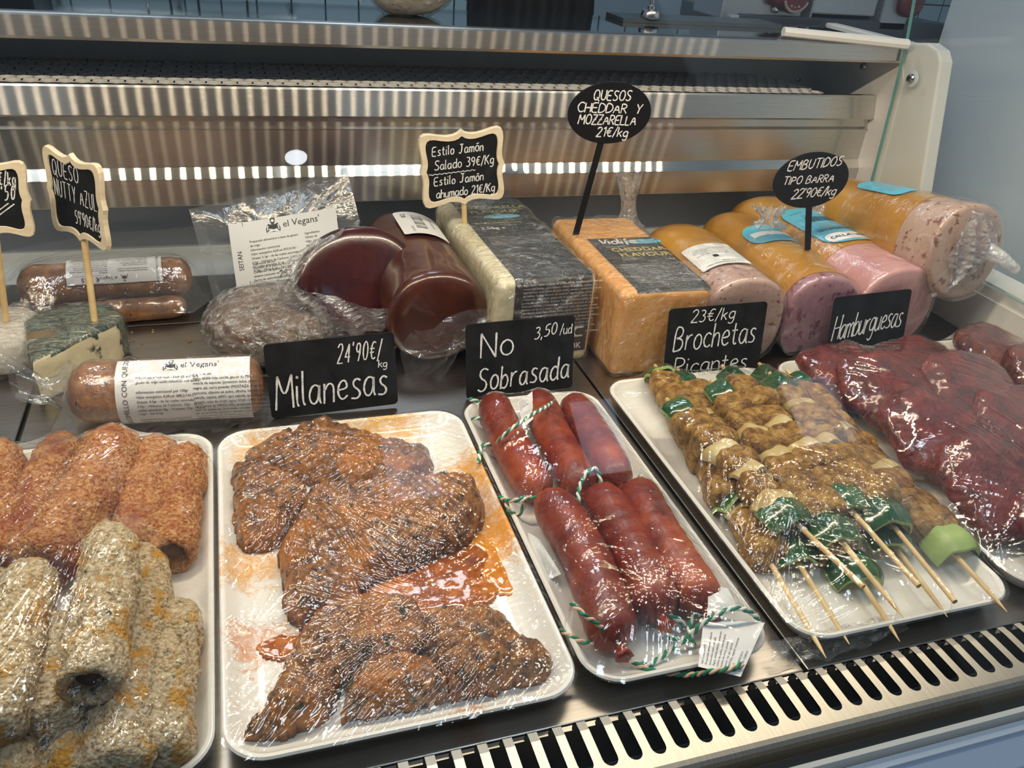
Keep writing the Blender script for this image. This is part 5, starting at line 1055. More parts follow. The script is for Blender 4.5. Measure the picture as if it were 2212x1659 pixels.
COL2 = ['Ingredientes', 'Agua, alubia roja cocida, gluten de TRIGO, cebolla,', 'mezcla de especias (pimenton dulce, pimienta', 'negra, sal, curry powder (MOSTAZA en polvo,', 'curcuma, cilantro en polvo, alholva, hinojo, comino,', 'cebolla, cayena, APIO, ajo) cebolla, ajo, oregano y', 'perejil), salsa de SOJA (agua, SOJA (24%), azucar,', 'sal y harina de TRIGO 8%), preparado alimenticio a', 'base de aceite de coco estilo cheddar (agua, aceite', 'de coco (21%), almidon, almidon modificado*, sal', 'marina, aroma de cheddar, extracto de aceituna,', 'colorantes: (extracto de pimenton, beta-caroteno),', 'vitamina B12)']
def vacuum_pack(a, b, r, label, lab, up_down=False, seed=1, ztop=.006, pouch=.022, price=False):
    """a roast in a clear vacuum pouch; a,b are the ends of its axis"""
    a = Vector(a); b = Vector(b); t = thing('vacuum_packed_roast', label, 'packed roast', a, 'vacuum packed roasts'); ax = (b-a).normalized(); L = (b-a).length; side = ax.cross(Vector((0, 0, 1))).normalized(); up = side.cross(ax)
    c = lambda s: ax*s; cs = [(-.012, .02), (-.010, .4), (-.005, .72), (.004, .93)]+[(.01+(L-.02)*k/22, 1+.02*fbm((k*.4, seed, 1), 1)) for k in range(23)]+[(L+.002, .93), (L+.008, .75), (L+.012, .42), (L+.013, .02)]
    secs = [[q+(q-c(s)).normalized()*.0007*fbm(q, 60, seed, 3) if f > .1 else q for q in log_sec(c(s), side, up, r, r, f, 1, 40, 2.0)] for s, f in cs]
    body = loft(secs).build('roast', ROAST, t, True)
    def fn(u, v, q):   # u along the roast from its left end, v up the near side (arc)
        an = v/r; d = side*math.cos(an)+up*math.sin(an)
        return c(u)+d*(r*1.02+.0016+q)
    lo, hi, v0, v1 = lab; mb = MB(); n = 24; k = 14
    mb.add([fn(lo+(hi-lo)*i/n, v0+(v1-v0)*j/k, 0) for i in range(n+1) for j in range(k+1)], [(i*(k+1)+j, (i+1)*(k+1)+j, (i+1)*(k+1)+j+1, i*(k+1)+j+1) for i in range(n) for j in range(k)])
    lb = mb.build('label', PAPER, t, True); tag(lb, 'white ingredients label'); W_, H_ = hi-lo, v1-v0
    if up_down: pf = lambda x, y, q: fn(hi-x, v1-y, q)
    else: pf = lambda x, y, q: fn(lo+x, v0+y, q)
    p = Print(pf); s = H_/.085
    p.rect(.0155*s, 0, .0162*s, H_, 0, 1); p.text(.0115*s, .001, 'SOLOMILLO CON QUESO VEGANO' if not up_down else 'SOLOMILLO CON QUESO VEGANO', .0088*s*.82, 0, 'LEFT', 90, 0, 1)
    fig(p, W_*.40, H_*.80, .0135*s, 0); p.text(W_*.47, H_*.835, "el Vegans'", .0098*s, 0, 'LEFT')
    p.lines(W_*.15, H_*.70, COL1, .0037*s, 0, 1.28, .012); p.lines(W_*.57, H_*.72, COL2, .0037*s, 0, 1.28, .012)
    if price: p.rect(W_*.62, H_*.78, W_*.92, H_*.99, 1, 1.8); p.text(W_*.66, H_*.84, '€  6.15', .0125*s, 0, 'LEFT', 0, .02, 2.6); p.rect(W_*.62, H_*.975, W_*.92, H_*.985, 2, 2.4); p.rect(W_*.62, H_*.79, W_*.92, H_*.80, 2, 2.4)
    p.mb.build('print', [INK, WHITEP, pbr('pink_print', (.75, .2, .35), .5)], lb)
    return t, body
vp1, vb1 = vacuum_pack((-.172, .808, .034), (-.006, .794, .034), .0315, 'vacuum packed roast lying behind the breaded rolls, label upright', (.040, .168, -.030, .052), False, 1)
vp2, vb2 = vacuum_pack((-.262, 1.082, .036), (-.082, 1.088, .036), .0265, 'vacuum packed roast at the back with an upside down label and price sticker', (.048, .158, .008, .056), True, 2, price=True)
vp3, vb3 = vacuum_pack((-.215, 1.034, .0155), (-.090, 1.042, .0155), .0145, 'vacuum packed roast half hidden under the one with the upside down label', (.01, .02, -.02, -.01), False, 3)
def pouch(objs, parent, poly, z, name, mat, seed, pins=(), step=.0016):
    o = drape(name, objs, poly, z, mat, None, step, .0012, pins, [(20, .0010, .012)], .0012, seed, 500); M = parent.matrix_world.inverted(); bpy.context.view_layer.update(); o.data.transform(parent.matrix_world.inverted()); o.parent = parent; return o
bpy.context.view_layer.update()
pouch([vp1], vp1, [(-.204, .78), (-.198, .846), (.008, .836), (.008, .750), (-.03, .752), (-.19, .762)], .003, 'vacuum_pouch', BAGC, 21)
zb2 = lambda X, Y: .012+np.clip((Y-1.10)/.09, 0, 1)*.052+.010*np.clip((X+.12)/.05, 0, 1)*np.clip((Y-1.10)/.06, 0, 1)
pouch([vp2, vp3], vp2, [(-.325, 1.03), (-.30, 1.168), (-.21, 1.185), (-.12, 1.195), (-.048, 1.19), (-.035, 1.08), (-.07, 1.022)], zb2, 'vacuum_pouch', BAG, 22)
# gathered left end of the front pack
ge = MB(); n = 30; m_ = 12
for i in range(n+1):
    a = 2*math.pi*i/n
    for j in range(m_+1):
        v = j/m_; rr = .034*(1-.62*math.sin(math.pi*min(v*1.0, .5)))+.018*max(0, v-.5)*2; q = Vector((-.004-.052*v, (rr*math.cos(a))*(1-.55*v), rr*math.sin(a)*(1-.35*v)+.024*v*v+.004*math.sin(a*5+v*4))); ge.v.append(tuple(q))
ge.f = [(i*(m_+1)+j, (i+1)*(m_+1)+j, (i+1)*(m_+1)+j+1, i*(m_+1)+j+1) for i in range(n) for j in range(m_)]; ge.mi = [0]*len(ge.f)
ge.build('pouch_neck', BAG, vp1, True)
# ---- standing seitan pouch
PQ = [gy(468, 668, 1.055), gy(700, 690, 1.030), gy(778, 480, 1.085), gy(748, 362, 1.125), gy(600, 410, 1.122), gy(408, 452, 1.120)]
sb = thing('seitan_pouch', 'large clear pouch of seitan with a white label, leaning behind the wrapped loaf', 'pouch', PQ[0]); O_ = Vector(PQ[0])
ex = (Vector(PQ[1])-O_).normalized(); MF = frame((0, 0, 0), gy(724, 450, 1.10)-gy(495, 488, 1.10), gy(495, 488, 1.105)-gy(513, 622, 1.067))
mb = MB(); cen = sum((Vector(q) for q in PQ), Vector())/6; nz = MF.to_3x3() @ Vector((0, 0, 1)); 
if nz.y > 0: nz = -nz
ol = [Vector(q) for a, b in zip(PQ, PQ[1:]+PQ[:1]) for q in [Vector(a).lerp(Vector(b), k/10) for k in range(10)]]
for sg in (1, -1):
    rings = [[q.lerp(cen, f)-O_+nz*sg*(.007*math.sqrt(max(0, f))*(1+.5*noise.noise(q*30+Vector((f*5, 0, sg))))+.002*noise.noise(q*70+Vector((f*9, 0, 0)))) for q in ol] for f in (0, .06, .15, .3, .5, .7, .85, .97)]
    loft(rings, mb, (False, True))
mb.build('pouch', clear_film('dull_pouch', .05, .12, tint=(.90, .91, .92), milky=.05, bump=.4, bscale=30, bdist=.004), sb, True)
sl = [gy(470, 648, 1.052), gy(690, 668, 1.030), gy(700, 600, 1.045), gy(655, 560, 1.062), gy(560, 600, 1.058), gy(500, 600, 1.064)]
LT = [gy(495, 489, 1.098), gy(724, 450, 1.098), gy(742, 585, 1.062), gy(513, 622, 1.062)]; LT = [Vector(q)-O_ for q in LT]
def fs3(u, v, q): return LT[3].lerp(LT[2], u).lerp(LT[0].lerp(LT[1], u), v)+nz*(.012+q+.003*math.sin(u*4+v*2))
mb = MB(); n = 14; mb.add([fs3(i/n, j/n, 0) for i in range(n+1) for j in range(n+1)], [(i*(n+1)+j, (i+1)*(n+1)+j, (i+1)*(n+1)+j+1, i*(n+1)+j+1) for i in range(n) for j in range(n)])
lb = mb.build('label', PAPER, sb, True); tag(lb, 'white ingredients label on the pouch'); Wd = (LT[1]-LT[0]).length; Hd = (LT[0]-LT[3]).length
p = Print(lambda x, y, q: fs3(x/Wd, y/Hd, q)); p.rect(.0175, 0, .0181, Hd, 0, 1); p.text(.0125, Hd*.40, 'SEITAN', .0085, 0, 'CENTER', 90, 0, 1, .9); fig(p, Wd*.40, Hd*.78, .017, 0); p.text(Wd*.49, Hd*.83, "el Vegans'", .0122, 0)
p.lines(Wd*.17, Hd*.66, ['Preparado alimenticio a base de gluten', 'de trigo.', 'Informacion nutricional', 'Valor energetico Kj/Kcal: 873,9/181 -', 'Grasas: 2,1gr - de las cuales saturadas', '0,5gr - Hidratos de Carbono: 3,8gr - de', 'los cuales azucares: 0,1gr - Proteina:', '37,8gr - Fibra: 6,1gr - Sal: 1,7gr'], .0040, 0, 1.35, .012); p.lines(Wd*.17, Hd*.30, ['Sugerencia de uso', 'Cocinalo en la plancha, horno', 'Conservar refrigerado a 2-4C,', 'abierto consumir en 5 dias.', 'Fecha de caducidad 05/02/2024', 'Lote: L20240122/216', 'Peso Neto:'], .0040, 0, 1.30, .012); p.lines(Wd*.68, Hd*.66, ['Ingredientes', 'Gluten de', 'trigo, soja', 'sal, ajo'], .0040, 0, 1.3, .012)
m = MB(); handwrite(m, lambda a, b, q: p.fn(a, b, q), Wd*.40, Hd*.045, '252', .0085, .0011, .12, .15, 2, .0004); p.mb.add(m.v, m.f, 0); p.mb.build('print', [INK, WHITEP], lb)
# ---- blue cheese wedge and its neighbour
RIND = food('blue_mould_rind', [(.36, (.006, .014, .016)), (.44, (.03, .055, .055)), (.49, (.26, .29, .22)), (.53, (.02, .045, .048)), (.59, (.16, .15, .09)), (.66, (.48, .50, .40))], 60, rough=.5, coat=.3, bump=.6, bscale=120, bdist=.003, stretch=(.6, 2.2, 1), specks=((.20, .13, .045), 26, .56, .66))
PASTE = food('ivory_cheese_paste', [(.3, (.60, .52, .33)), (.7, (.74, .67, .48))], 30, rough=.5, bump=.4, bscale=120, specks=((.03, .05, .05), 40, .55, .62), coat=.2)
bc = thing('blue_cheese_wedge', 'thick wedge of blue veined cheese in tight clear wrap, wooden sign stuck in it', 'cheese', (-.223, .852, 0))
TOPV = [(-.223+.004, .852-.002), (-.147, .930), (-.140, .955), (-.160, .985), (-.195, .990), (-.228, .978), (-.245, .950)]
hh = .052; W0 = [(x+.223, y-.852) for x, y in TOPV]; ol = resample(smooth_poly(W0, 1) if False else W0, .004); cx = sum(q[0] for q in ol)/len(ol); cy = sum(q[1] for q in ol)/len(ol)
secs = []
for z, f in [(0, .92), (.0015, .97), (.005, .995)]+[(.005+(hh-.011)*k/9, 1) for k in range(1, 9)]+[(hh-.005, .99), (hh-.0015, .965), (hh, .92), (hh+.001, .75), (hh+.0015, .5), (hh+.0015, .25), (hh+.0015, .02)]:
    secs.append([Vector((cx+(a-cx)*f, cy+(b-cy)*f, z*(1+.04*fbm((a, b, 0), 20, 2, 2))))+Vector((.0016*fbm((a, b, z), 45, 1), .0016*fbm((a, b, z), 45, 4), 0)) for a, b in ol])
mb = loft(secs); 
for k, f in enumerate(mb.f):
    q = sum((Vector(mb.v[i]) for i in f), Vector())/len(f); cutf = q.z < hh-.004+.002*fbm(q, 60, 3) and (q.x-W0[0][0])*(W0[1][1]-W0[0][1])-(q.y-W0[0][1])*(W0[1][0]-W0[0][0]) > -.00045
    mb.mi[k] = 1 if cutf and q.z > .003 else 0
wb_ = mb.build('cheese', [RIND, PASTE], bc, True); wrap(wb_, .0012, .0014, 60, clear_film('tight_clear_wrap', .07, .06, milky=0, bump=.5, bscale=90, bdist=.003), 'plastic_wrap', bc, 6)
wc = thing('wrapped_cheese', 'pale cheese in silvery crinkled wrap at the picture edge, beside the blue wedge', 'cheese', (-.275, .955, 0))
cb = merge(blob(MB(), (.046, .050, .027), Matrix.Translation((0, 0, .027)), 3, .06, 25, 20, 3.2).build('cheese', pbr('off_white_cheese', (.66, .62, .55), .5), wc, True)); wrap(cb, .002, .003, 50, CLOUDY, 'plastic_wrap', wc, 2)
# ---- wooden framed chalk signs
WOOD = pbr('pale_plywood', (.80, .68, .50), .6, var=[(.35, (.74, .61, .42)), (.65, (.85, .75, .57))], vscale=25, vstretch=(1, 4, 1)); CHB = pbr('chalkboard_black', (.010, .011, .012), .6, spec=.15, var=[(.35, (.008, .009, .010)), (.7, (.022, .023, .026))], vscale=40)
QT = [(1.0, 0), (.965, .10), (.945, .22), (.945, .36), (.965, .52), (.98, .68), (.972, .82), (.93, .93), (.85, .975), (.72, .965), (.54, .915), (.36, .88), (.20, .885), (.09, .925), (0, 1.0)]
def plaque_outline(a, b, g=1.0):
    q = [(x*a, y*b) for x, y in QT]; full = q+[(-x, y) for x, y in q[-2::-1]]+[(-x, -y) for x, y in q[1:]]+[(x, -y) for x, y in q[-2:0:-1]]
    if g == 1: return full
    return [(x*(a-g)/a if True else x, y*(b-g)/b) for x, y in full]
def wood_sign(Lp, Rp, height, foot, label, writing, seed, ydir=None):
    """plaque whose side points are Lp and Rp, on a stick that ends at foot"""
    Lp, Rp, foot = Vector(Lp), Vector(Rp), Vector(foot); a = (Rp-Lp).length/2; b = height/2; cen = (Lp+Rp)/2; M = frame(cen, Rp-Lp, ydir or (cen-foot)); t = thing('price_sign', label, 'price sign', M, 'wood framed price signs')
    MB().prism(plaque_outline(a, b), lambda u, v, q: (u, v, q), -.0035, 0, 0).build('plaque_frame', WOOD, t)
    g = .0085; inn = plaque_outline(a, b, g); MB().prism(inn, lambda u, v, q: (u, v, q), -.001, .0006).build('chalkboard', CHB, t)
    fr_ = plaque_outline(a, b); outer = fr_; mb = MB(); n = len(inn); mb.add([(u, v, 0) for u, v in outer]+[(u*.985, v*.98, .0022) for u, v in outer]+[(u*1.012, v*1.012, .0022) for u, v in inn]+[(u, v, .0005) for u, v in inn], [(r_*n+k, r_*n+(k+1) % n, (r_+1)*n+(k+1) % n, (r_+1)*n+k) for r_ in range(3) for k in range(n)]); mb.build('raised_border', WOOD, t)
    m = MB(); writing(m, lambda u, v, q: (u, v, .0006+q), a, b); m.build('lettering', CHALK, t)
    f0 = M.inverted() @ foot; top = Vector((0, -b*.90, -.003)); MB().tube([top+(top-f0).normalized()*.02, top, f0.lerp(top, .5), f0], .0036, 12).build('stick', STICK, t, True, None, 50)
    return t
def wr_azul(m, fn, a, b):
    handwrite(m, fn, -a*.70, b*.38, 'QUESO', .0170, .0012, .05, .16, 1, fit=a*.95); handwrite(m, fn, -a*.72, -b*.10, 'NUTTY AZUL', .0185, .0012, .05, .13, 2, fit=a*1.50); handwrite(m, fn, -a*.10, -b*.58, "59'90€/kg", .0150, .0012, .05, .10, 3, fit=a*.90)
fz = gz(203, 702, .050)
wood_sign(gy(104, 404, .965+.028), gy(228, 455, .965-.040), .098, (fz.x, fz.y, .030), 'wood framed sign reading QUESO NUTTY AZUL, stuck in the blue cheese wedge', wr_azul, 1, (0, 0.05, 1))
def wr_jam(m, fn, a, b):
    x = -a*.70; handwrite(m, fn, x, b*.40, 'Estilo Jamón', .0120, .0013, .10, .16, 4, fit=a*1.22); handwrite(m, fn, x+.002, b*.03, 'Salado 39€/Kg', .0120, .0013, .10, .14, 5, fit=a*1.42); handwrite(m, fn, -a*.80, -b*.08, '~'*10, .010, .0010, 0, .0, 6, sx=2.05, jit=.1); handwrite(m, fn, x, -b*.38, 'Estilo Jamón', .0115, .0013, .10, .16, 7, fit=a*1.20); handwrite(m, fn, x+.002, -b*.72, 'ahumado 21€/Kg', .0115, .0013, .10, .12, 8, fit=a*1.42)
ft = gz(1010, 592, .045); YJ = ft.y
wood_sign(gy(907, 374, YJ), gy(1090, 352, YJ), .091*YJ/.93, (ft.x, YJ, .035), 'wood framed sign reading Estilo Jamon Salado and ahumado, beside the ivory block', wr_jam, 2, (0, -.05, 1))
def wr_left(m, fn, a, b): handwrite(m, fn, a*.30, b*.36, '€/kg', .0140, .0012, .10, .12, 9, fit=a*.42); handwrite(m, fn, -a*.02, -b*.12, "32'50", .0160, .0012, .14, .16, 10, rise=.2, fit=a*.70); handwrite(m, fn, a*.05, -b*.40, '//', .012, .0011, .9, .1, 11)
wood_sign(gy(-120, 425, .945), gy(68, 432, .945), .083, (gz(12, 715, .045).x, .945, .040), 'wood framed sign cut by the picture edge, stuck in the silvery wrapped cheese', wr_left, 3, (0, 0, 1))
# ---- oval black signs
OV = pbr('matt_black_plastic', (.010, .010, .012), .5, spec=.15)
def oval_sign(cp, rx, rz, foot, label, writing, roll_=0.0):
    cp, foot = Vector(cp), Vector(foot); M = frame(cp, (math.cos(roll_), 0, math.sin(roll_)), (0, -.04, 1)); t = thing('oval_price_sign', label, 'price sign', M, 'oval black price signs')
    MB().prism([(rx*math.cos(R_(k*6)), rz*math.sin(R_(k*6))) for k in range(60)], lambda u, v, q: (u, v, q), -.0022, 0).build('panel', OV, t)
    m = MB(); writing(m, lambda u, v, q: (u, v, q), rx, rz); m.build('lettering', CHALK, t)
    f0 = M.inverted() @ foot; d = (f0-Vector((0, 0, -.003))).normalized(); s = Vector((-d.y, d.x, 0)).normalized(); top = d*rz*.7+Vector((0, 0, -.003)); mb = MB(); w_ = .0042
    mb.add([top+s*w_, top-s*w_, f0-s*w_, f0+s*w_, top+s*w_+Vector((0, 0, -.002)), top-s*w_+Vector((0, 0, -.002)), f0-s*w_+Vector((0, 0, -.002)), f0+s*w_+Vector((0, 0, -.002))], [(0, 1, 2, 3), (7, 6, 5, 4), (0, 3, 7, 4), (1, 5, 6, 2), (0, 4, 5, 1), (3, 2, 6, 7)]); mb.build('stick', OV, t); return t
def wr_q(m, fn, a, b): handwrite(m, fn, -a*.46, b*.42, 'QUESOS', .0122, .0015, .06, .16, 1, fit=a*.92); handwrite(m, fn, -a*.80, b*.02, 'CHEDDAR  Y', .0118, .0015, .06, .14, 2, fit=a*1.58); handwrite(m, fn, -a*.74, -b*.36, 'MOZZARELLA', .0118, .0015, .08, .12, 3, fit=a*1.42); handwrite(m, fn, -a*.26, -b*.76, '21€/kg', .0125, .0015, .10, .14, 4, fit=a*.80)
def oval_at(cx, cy, hw, hh, Y, foot, label, wr): 
    c = gy(cx, cy, Y); e = gy(cx+hw, cy, Y); tpt = gy(cx, cy-hh, Y); return oval_sign(c, (Vector(e)-Vector(c)).length, (Vector(tpt)-Vector(c)).length*.985, foot, label, wr, R_(-1))
fq = gz(1241, 508, .113); oval_at(1318, 245, 88, 69, fq.y, (fq.x, fq.y, .100), 'oval black sign reading QUESOS CHEDDAR Y MOZZARELLA, stuck in the orange cheese', wr_q)
def wr_e(m, fn, a, b): handwrite(m, fn, -a*.74, b*.34, 'EMBUTIDOS', .0128, .0015, .10, .15, 1, rise=.10, fit=a*1.44); handwrite(m, fn, -a*.76, -b*.16, 'TIPO BARRA', .0105, .0014, .10, .18, 2, rise=.06, fit=a*1.38); handwrite(m, fn, -a*.42, -b*.66, "22'90€/kg", .0130, .0015, .14, .10, 3, rise=.08, fit=a*1.20)
fe = gz(1748, 532, .118); oval_at(1753, 390, 78, 60, fe.y, (fe.x, fe.y, .112), 'oval black sign reading EMBUTIDOS TIPO BARRA, stuck in the log with the blue label', wr_e)
# ---- rectangular chalk boards behind the trays
def board(x0, x1, h, label, wr, y=.776, roll_=0.0, z=.0005, lean=.014, extra=0):
    M = frame((x0, y, z), (1, 0, roll_), (0, lean/h, 1)); w_ = x1-x0; t = thing('chalk_price_board', label, 'price board', M, 'rectangular chalk price boards')
    MB().prism(rrect(0, 0, w_, h, .005, 5), lambda u, v, q: (u, v, q), -.0018, 0).build('panel', CHB, t); m = MB(); wr(m, lambda u, v, q: (u, v, q), w_, h); m.build('lettering', CHALK, t)
    MB().box((w_*.3, .0005, -.022), (w_*.7, .0015, -.0019)).box((w_*.3, .0005, -.0032), (w_*.7, .022, -.0019)).build('clear_foot', GLASS, t); return t
board(.0115, .1475, .084, 'chalk board reading Milanesas, behind the cutlet tray', lambda m, fn, w_, h: (handwrite(m, fn, w_*.54, h*.66, "24'90€/", .0215, .0014, .14, .12, 1, fit=w_*.36), handwrite(m, fn, w_*.86, h*.54, 'kg', .0085, .0010, .10, .12, 2), handwrite(m, fn, w_*.04, h*.12, 'Milanesas', .0380, .0020, .08, .10, 3, rise=.03, fit=w_*.90)), roll_=.03)
board(.2265, .3560, .0905, 'chalk board reading No Sobrasada, behind the sausage tray', lambda m, fn, w_, h: (handwrite(m, fn, w_*.13, h*.55, 'No', .0300, .0020, .04, .16, 4), handwrite(m, fn, w_*.62, h*.72, '3,50', .0140, .0013, .14, .16, 5, rise=.18, fit=w_*.22), handwrite(m, fn, w_*.86, h*.76, '/ud', .0120, .0010, .10, .10, 6, fit=w_*.12), handwrite(m, fn, w_*.10, h*.09, 'Sobrasada', .0290, .0020, .08, .12, 7, rise=.05, fit=w_*.88)), roll_=.02)
board(.4745, .6090, .0935, 'chalk board reading Brochetas Picantes, behind the skewer tray', lambda m, fn, w_, h: (handwrite(m, fn, w_*.22, h*.80, '23€/kg', .0155, .0014, .14, .18, 8, fit=w_*.46), handwrite(m, fn, w_*.07, h*.42, 'Brochetas', .0320, .0019, .06, .10, 9, fit=w_*.86, rise=.02), handwrite(m, fn, w_*.10, h*.08, 'Picantes', .0230, .0016, .06, .14, 10, fit=w_*.78)), y=.772, roll_=.01)
board(.7135, .8330, .0920, 'chalk board reading Hamburguesas, behind the red patties', lambda m, fn, w_, h: (handwrite(m, fn, w_*.03, h*.36, 'Hamburguesas', .0330, .0017, .12, .04, 11, rise=.08, fit=w_*.90), handwrite(m, fn, w_*.12, h*.10, 'ansada', .0120, .0009, .08, .14, 12)), y=.775, roll_=.04)
board(-.3700, -.2620, .080, 'chalk board cut by the picture edge, behind the breaded rolls', lambda m, fn, w_, h: (handwrite(m, fn, w_*.60, h*.22, 'm', .030, .0014, .06, .10, 13), handwrite(m, fn, w_*.66, h*.64, '~', .03, .0013, .06, .1, 14)), y=.775)
# ---- crumbs on the deck
cr = MB(); rr = random.Random(4); 
for k in range(70):
    x, y = (rr.uniform(-.20, .0), rr.uniform(.86, 1.01)) if k < 45 else (rr.uniform(-.2, .9), rr.uniform(.75, 1.0)); s = rr.uniform(.0006, .0018); blob(cr, (s, s, s*.7), Matrix.Translation((x, y, s*.7)), k, .3, 300, 2, 2)
tag(cr.build('bread_crumbs', CRUMB_Y, None, True), 'scattered pale crumbs on the steel deck behind the trays', 'crumbs', None, 'stuff')
# ================================================================ on the service shelf and in the kitchen
SZ = .3482
bl = thing('wrapped_bread_loaf', 'pale loaf in clear film standing on the dark service shelf', 'bread', (.2430, 1.232, SZ)); bb = merge(blob(MB(), (.062, .055, .050), Matrix.Translation((.002, 0, .049)), 8, .06, 20, 22, 2.2).build('loaf', food('pale_bread', [(.3, (.44, .36, .26)), (.7, (.66, .58, .46))], 18, rough=.6, bump=.4, bscale=80), bl, True)); wrap(bb, .0016, .002, 40, WRAP, 'plastic_wrap', bl, 4)
crumple(bl, Matrix.Translation((-.060, -.005, .035)) @ Matrix.Rotation(R_(-70), 4, 'Y'), .020, .045, 3)
CLOTH = pbr('black_cloth', (.008, .009, .012), .8)
ap = MB(); n = 40; m_ = 14; x0, x1 = gy(1036, 20, 1.345).x, gy(1314, 20, 1.345).x
for s in (0, 1):
    for i in range(n+1):
        for j in range(m_+1):
            v = j/m_; u = (i/n-.5)*(1+.10*(1-v)); ap.v.append(((x0+x1)/2+u*(x1-x0)*(1-.10*v), 1.362+.010*math.sin(i*.8+v*2)*(1-v*.5)+.03*(2*u)**2+.02*v+s*.004, .20+.42*v))
K = (n+1)*(m_+1); F = [(i*(m_+1)+j, (i+1)*(m_+1)+j, (i+1)*(m_+1)+j+1, i*(m_+1)+j+1) for i in range(n) for j in range(m_)]
bd = [i*(m_+1) for i in range(n+1)]+[n*(m_+1)+j for j in range(1, m_+1)]+[i*(m_+1)+m_ for i in range(n-1, -1, -1)]+[j for j in range(m_-1, 0, -1)]
ap.f = F+[tuple(q+K for q in reversed(f)) for f in F]+[(bd[(q+1) % len(bd)], bd[q], bd[q]+K, bd[(q+1) % len(bd)]+K) for q in range(len(bd))]; ap.mi = [0]*len(ap.f)
tag(ap.build('hanging_apron', CLOTH, None, True), 'black cloth apron hanging just behind the service shelf', 'apron')
ALU = pbr('grey_cast_metal', (.34, .39, .44), .35, .6); DKM = pbr('dark_grey_metal', (.06, .075, .09), .4, .4); KNOB = pbr('dark_red_knob', (.10, .02, .028), .4)
sl = thing('meat_slicer', 'grey metal meat slicer with dark red knobs on the worktop behind the shelf', 'meat slicer', (.80, 1.36, SZ-.02))
B = lambda px, py, Y: Vector(gy(px, py, Y))-Vector((.80, 1.36, SZ-.02))
def pbox(x0, y0, x1, y1, Y, d, m, name, parent=sl, bev=.003):
    a = B(x0, y1, Y); b = B(x1, y0, Y); o = MB().box((a.x, a.y, a.z), (b.x, a.y+d, b.z)).build(name, m, parent); mo = o.modifiers.new('soft_edges', 'BEVEL'); mo.width = bev; mo.segments = 2; return o
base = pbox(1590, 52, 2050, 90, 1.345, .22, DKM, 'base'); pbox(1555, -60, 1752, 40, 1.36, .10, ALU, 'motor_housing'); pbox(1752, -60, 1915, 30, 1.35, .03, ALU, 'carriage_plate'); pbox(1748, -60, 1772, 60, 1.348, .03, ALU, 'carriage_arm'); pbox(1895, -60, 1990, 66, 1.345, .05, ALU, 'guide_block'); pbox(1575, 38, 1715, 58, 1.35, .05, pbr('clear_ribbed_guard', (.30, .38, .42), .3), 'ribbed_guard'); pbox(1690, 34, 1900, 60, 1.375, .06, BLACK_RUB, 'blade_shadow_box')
kb = B(1712, -10, 1.352); kn = MB().lathe([(.0, 0), (.028, 0), (.028, .012), (.024, .016), (.001, .016)][1:], 30, 0, frame(kb, (1, 0, 0), (0, 0, 1)) @ Matrix.Rotation(R_(180), 4, 'Y') if False else frame(kb, (1, 0, 0), (0, 0, 1))).build('thickness_dial', KNOB, sl, True, None, 40)
p = Print(lambda x, y, q: frame(kb, (1, 0, 0), (0, 0, 1)) @ Vector((x, y, .0162+q)))
for k in range(24): a = R_(200+k*6); p.mb.add([p.fn(.022*math.cos(a)-.0004*math.sin(a), .022*math.sin(a)+.0004*math.cos(a), .0002), p.fn(.0265*math.cos(a)-.0004*math.sin(a), .0265*math.sin(a)+.0004*math.cos(a), .0002), p.fn(.0265*math.cos(a)+.0004*math.sin(a), .0265*math.sin(a)-.0004*math.cos(a), .0002), p.fn(.022*math.cos(a)+.0004*math.sin(a), .022*math.sin(a)-.0004*math.cos(a), .0002)], [(0, 1, 2, 3)])
for k, tx in enumerate(('12', '11', '10')): a = R_(240+k*26); p.text(.0185*math.cos(a), .0185*math.sin(a), tx, .0045, 0, 'CENTER', 240+k*26+90)
p.mb.build('dial_scale', WHITEP, kn)
for q, rr in ((B(1682, -14, 1.35), .020), (B(1968, 4, 1.34), .026)): merge(blob(MB(), (rr, .016, rr), Matrix.Translation(q), 4, .04, 40, 12, 2.4).build('knob', KNOB, sl, True))
MB().lathe([(.006, 0), (.006, .004), (.003, .005), (.001, .005)], 16, 0, frame(B(1674, 20, 1.357), (1, 0, 0), (0, 0, 1))).build('bolt', CHROME, sl, True, None, 40)
WT = MB().box((.50, 1.327, .30), (1.2, 1.9, .3275)).build('kitchen_worktop', pbr('worktop_grey', (.15, .18, .21), .3, .3), None); tag(WT, 'dark grey worktop of the kitchen behind the counter', 'worktop')
fp = thing('machine_foot_plate', 'grey metal plate with a chrome levelling foot on the service shelf', 'machine base', (.66, 1.30, SZ)); a = gz(1318, 38, SZ); b = gz(1490, 52, SZ)
MB().box((a.x-.66, -.055, 0), (b.x+.16-.66, .012, .006)).build('plate', pbr('grey_foot_plate', (.09, .11, .125), .4, .3), fp); fo = Vector(gz(1404, 40, SZ+.006))-Vector((.66, 1.30, SZ))
MB().lathe([(.015, 0), (.016, .004), (.014, .011), (.006, .013), (.006, .018), (.0035, .019), (.0035, .10), (.0005, .10)], 24, 0, Matrix.Translation((fo.x, fo.y, .0062))).build('levelling_foot', CHROME, fp, True, None, 40)
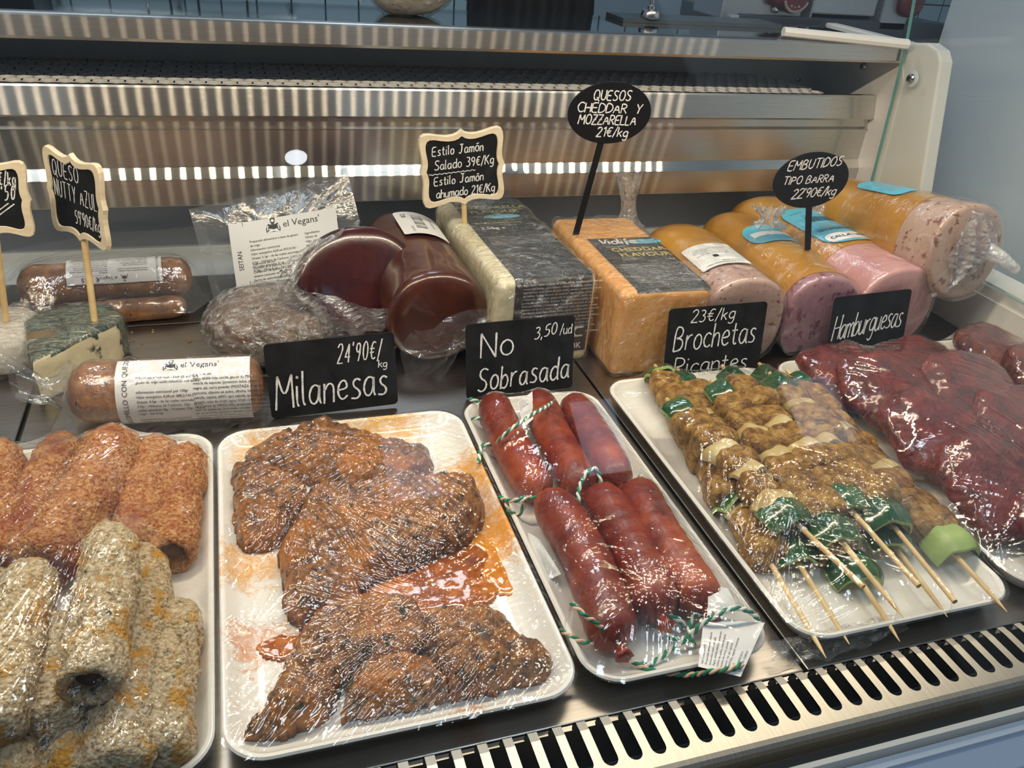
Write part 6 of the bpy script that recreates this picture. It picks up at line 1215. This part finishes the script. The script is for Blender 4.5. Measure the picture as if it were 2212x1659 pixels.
# white lip that runs back from the end bracket
a = gz(1692, 68, .360); b = gz(1960, 96, .352)
tag(MB().tube([a, a.lerp(b, .5), b], [.0065, .007, .0075], 8).build('plastic_lip', WHITE_ABS, BRK, True, None, 40), 'white plastic lip along the top')

# things on the kitchen wall that the dark shelf mirrors
def mirrored(px, py, Y):
    s = gz(px, py, .348); d = s-C0; d.z = -d.z; return s+d*((Y-s.y)/d.y)
a = mirrored(-40, 26, 3.1); b = mirrored(100, 4, 3.1)
kc = thing('wall_cabinet', 'black cabinet on the tiled kitchen wall, far left', 'cabinet', ((a.x+b.x)/2, 3.2, a.z-.1)); w2 = (b.x-a.x)/2
MB().box((-w2, -.30, 0), (w2, -.0005, .6)).build('carcass', DKM, kc); MB().box((-w2+.004, -.318, .004), (-.003, -.3005, .596)).build('door', CLOTH, kc); MB().box((.003, -.318, .004), (w2-.004, -.3005, .596)).build('door', CLOTH, kc)
r0 = mirrored(115, 16, 3.16); r1 = mirrored(640, 30, 3.16)
rail = thing('utensil_rail', 'thin metal rail fixed along the tiled kitchen wall', 'rail', r0); MB().tube([(0, 0, 0), (r1.x-r0.x, 0, 0)], .006, 10).build('bar', CHROME, rail, True, None, 50)
for q in (.02, .5, .98): MB().box(((r1.x-r0.x)*q-.008, .006, -.008), ((r1.x-r0.x)*q+.008, .0395, .008)).build('bracket', CHROME, rail)
for px, lab, w_, hgt in ((320, 'chrome ladle hanging from the kitchen rail', .010, .30), (370, 'narrow black spatula hanging from the kitchen rail', .030, .26), (430, 'broad black pan hanging from the kitchen rail', .075, .30), (535, 'black skimmer hanging at the end of the kitchen rail', .030, .26)):
    q = mirrored(px, 20, 3.15); t = thing('hanging_utensil', lab, 'utensil', (q.x, 3.150, r0.z-.0065)); mt = CHROME if w_ < .02 else CLOTH
    MB().tube([(0, 0, .012), (0, .018, .014), (0, .022, .004), (0, 0, -.02), (0, 0, -hgt*.55)], .004, 8).build('handle', mt, t, True, None, 50); merge(blob(MB(), (w_, .012, hgt*.24), Matrix.Translation((0, 0, -hgt*.75)), 2, .02, 10, 8, 3).build('blade', mt, t, True))
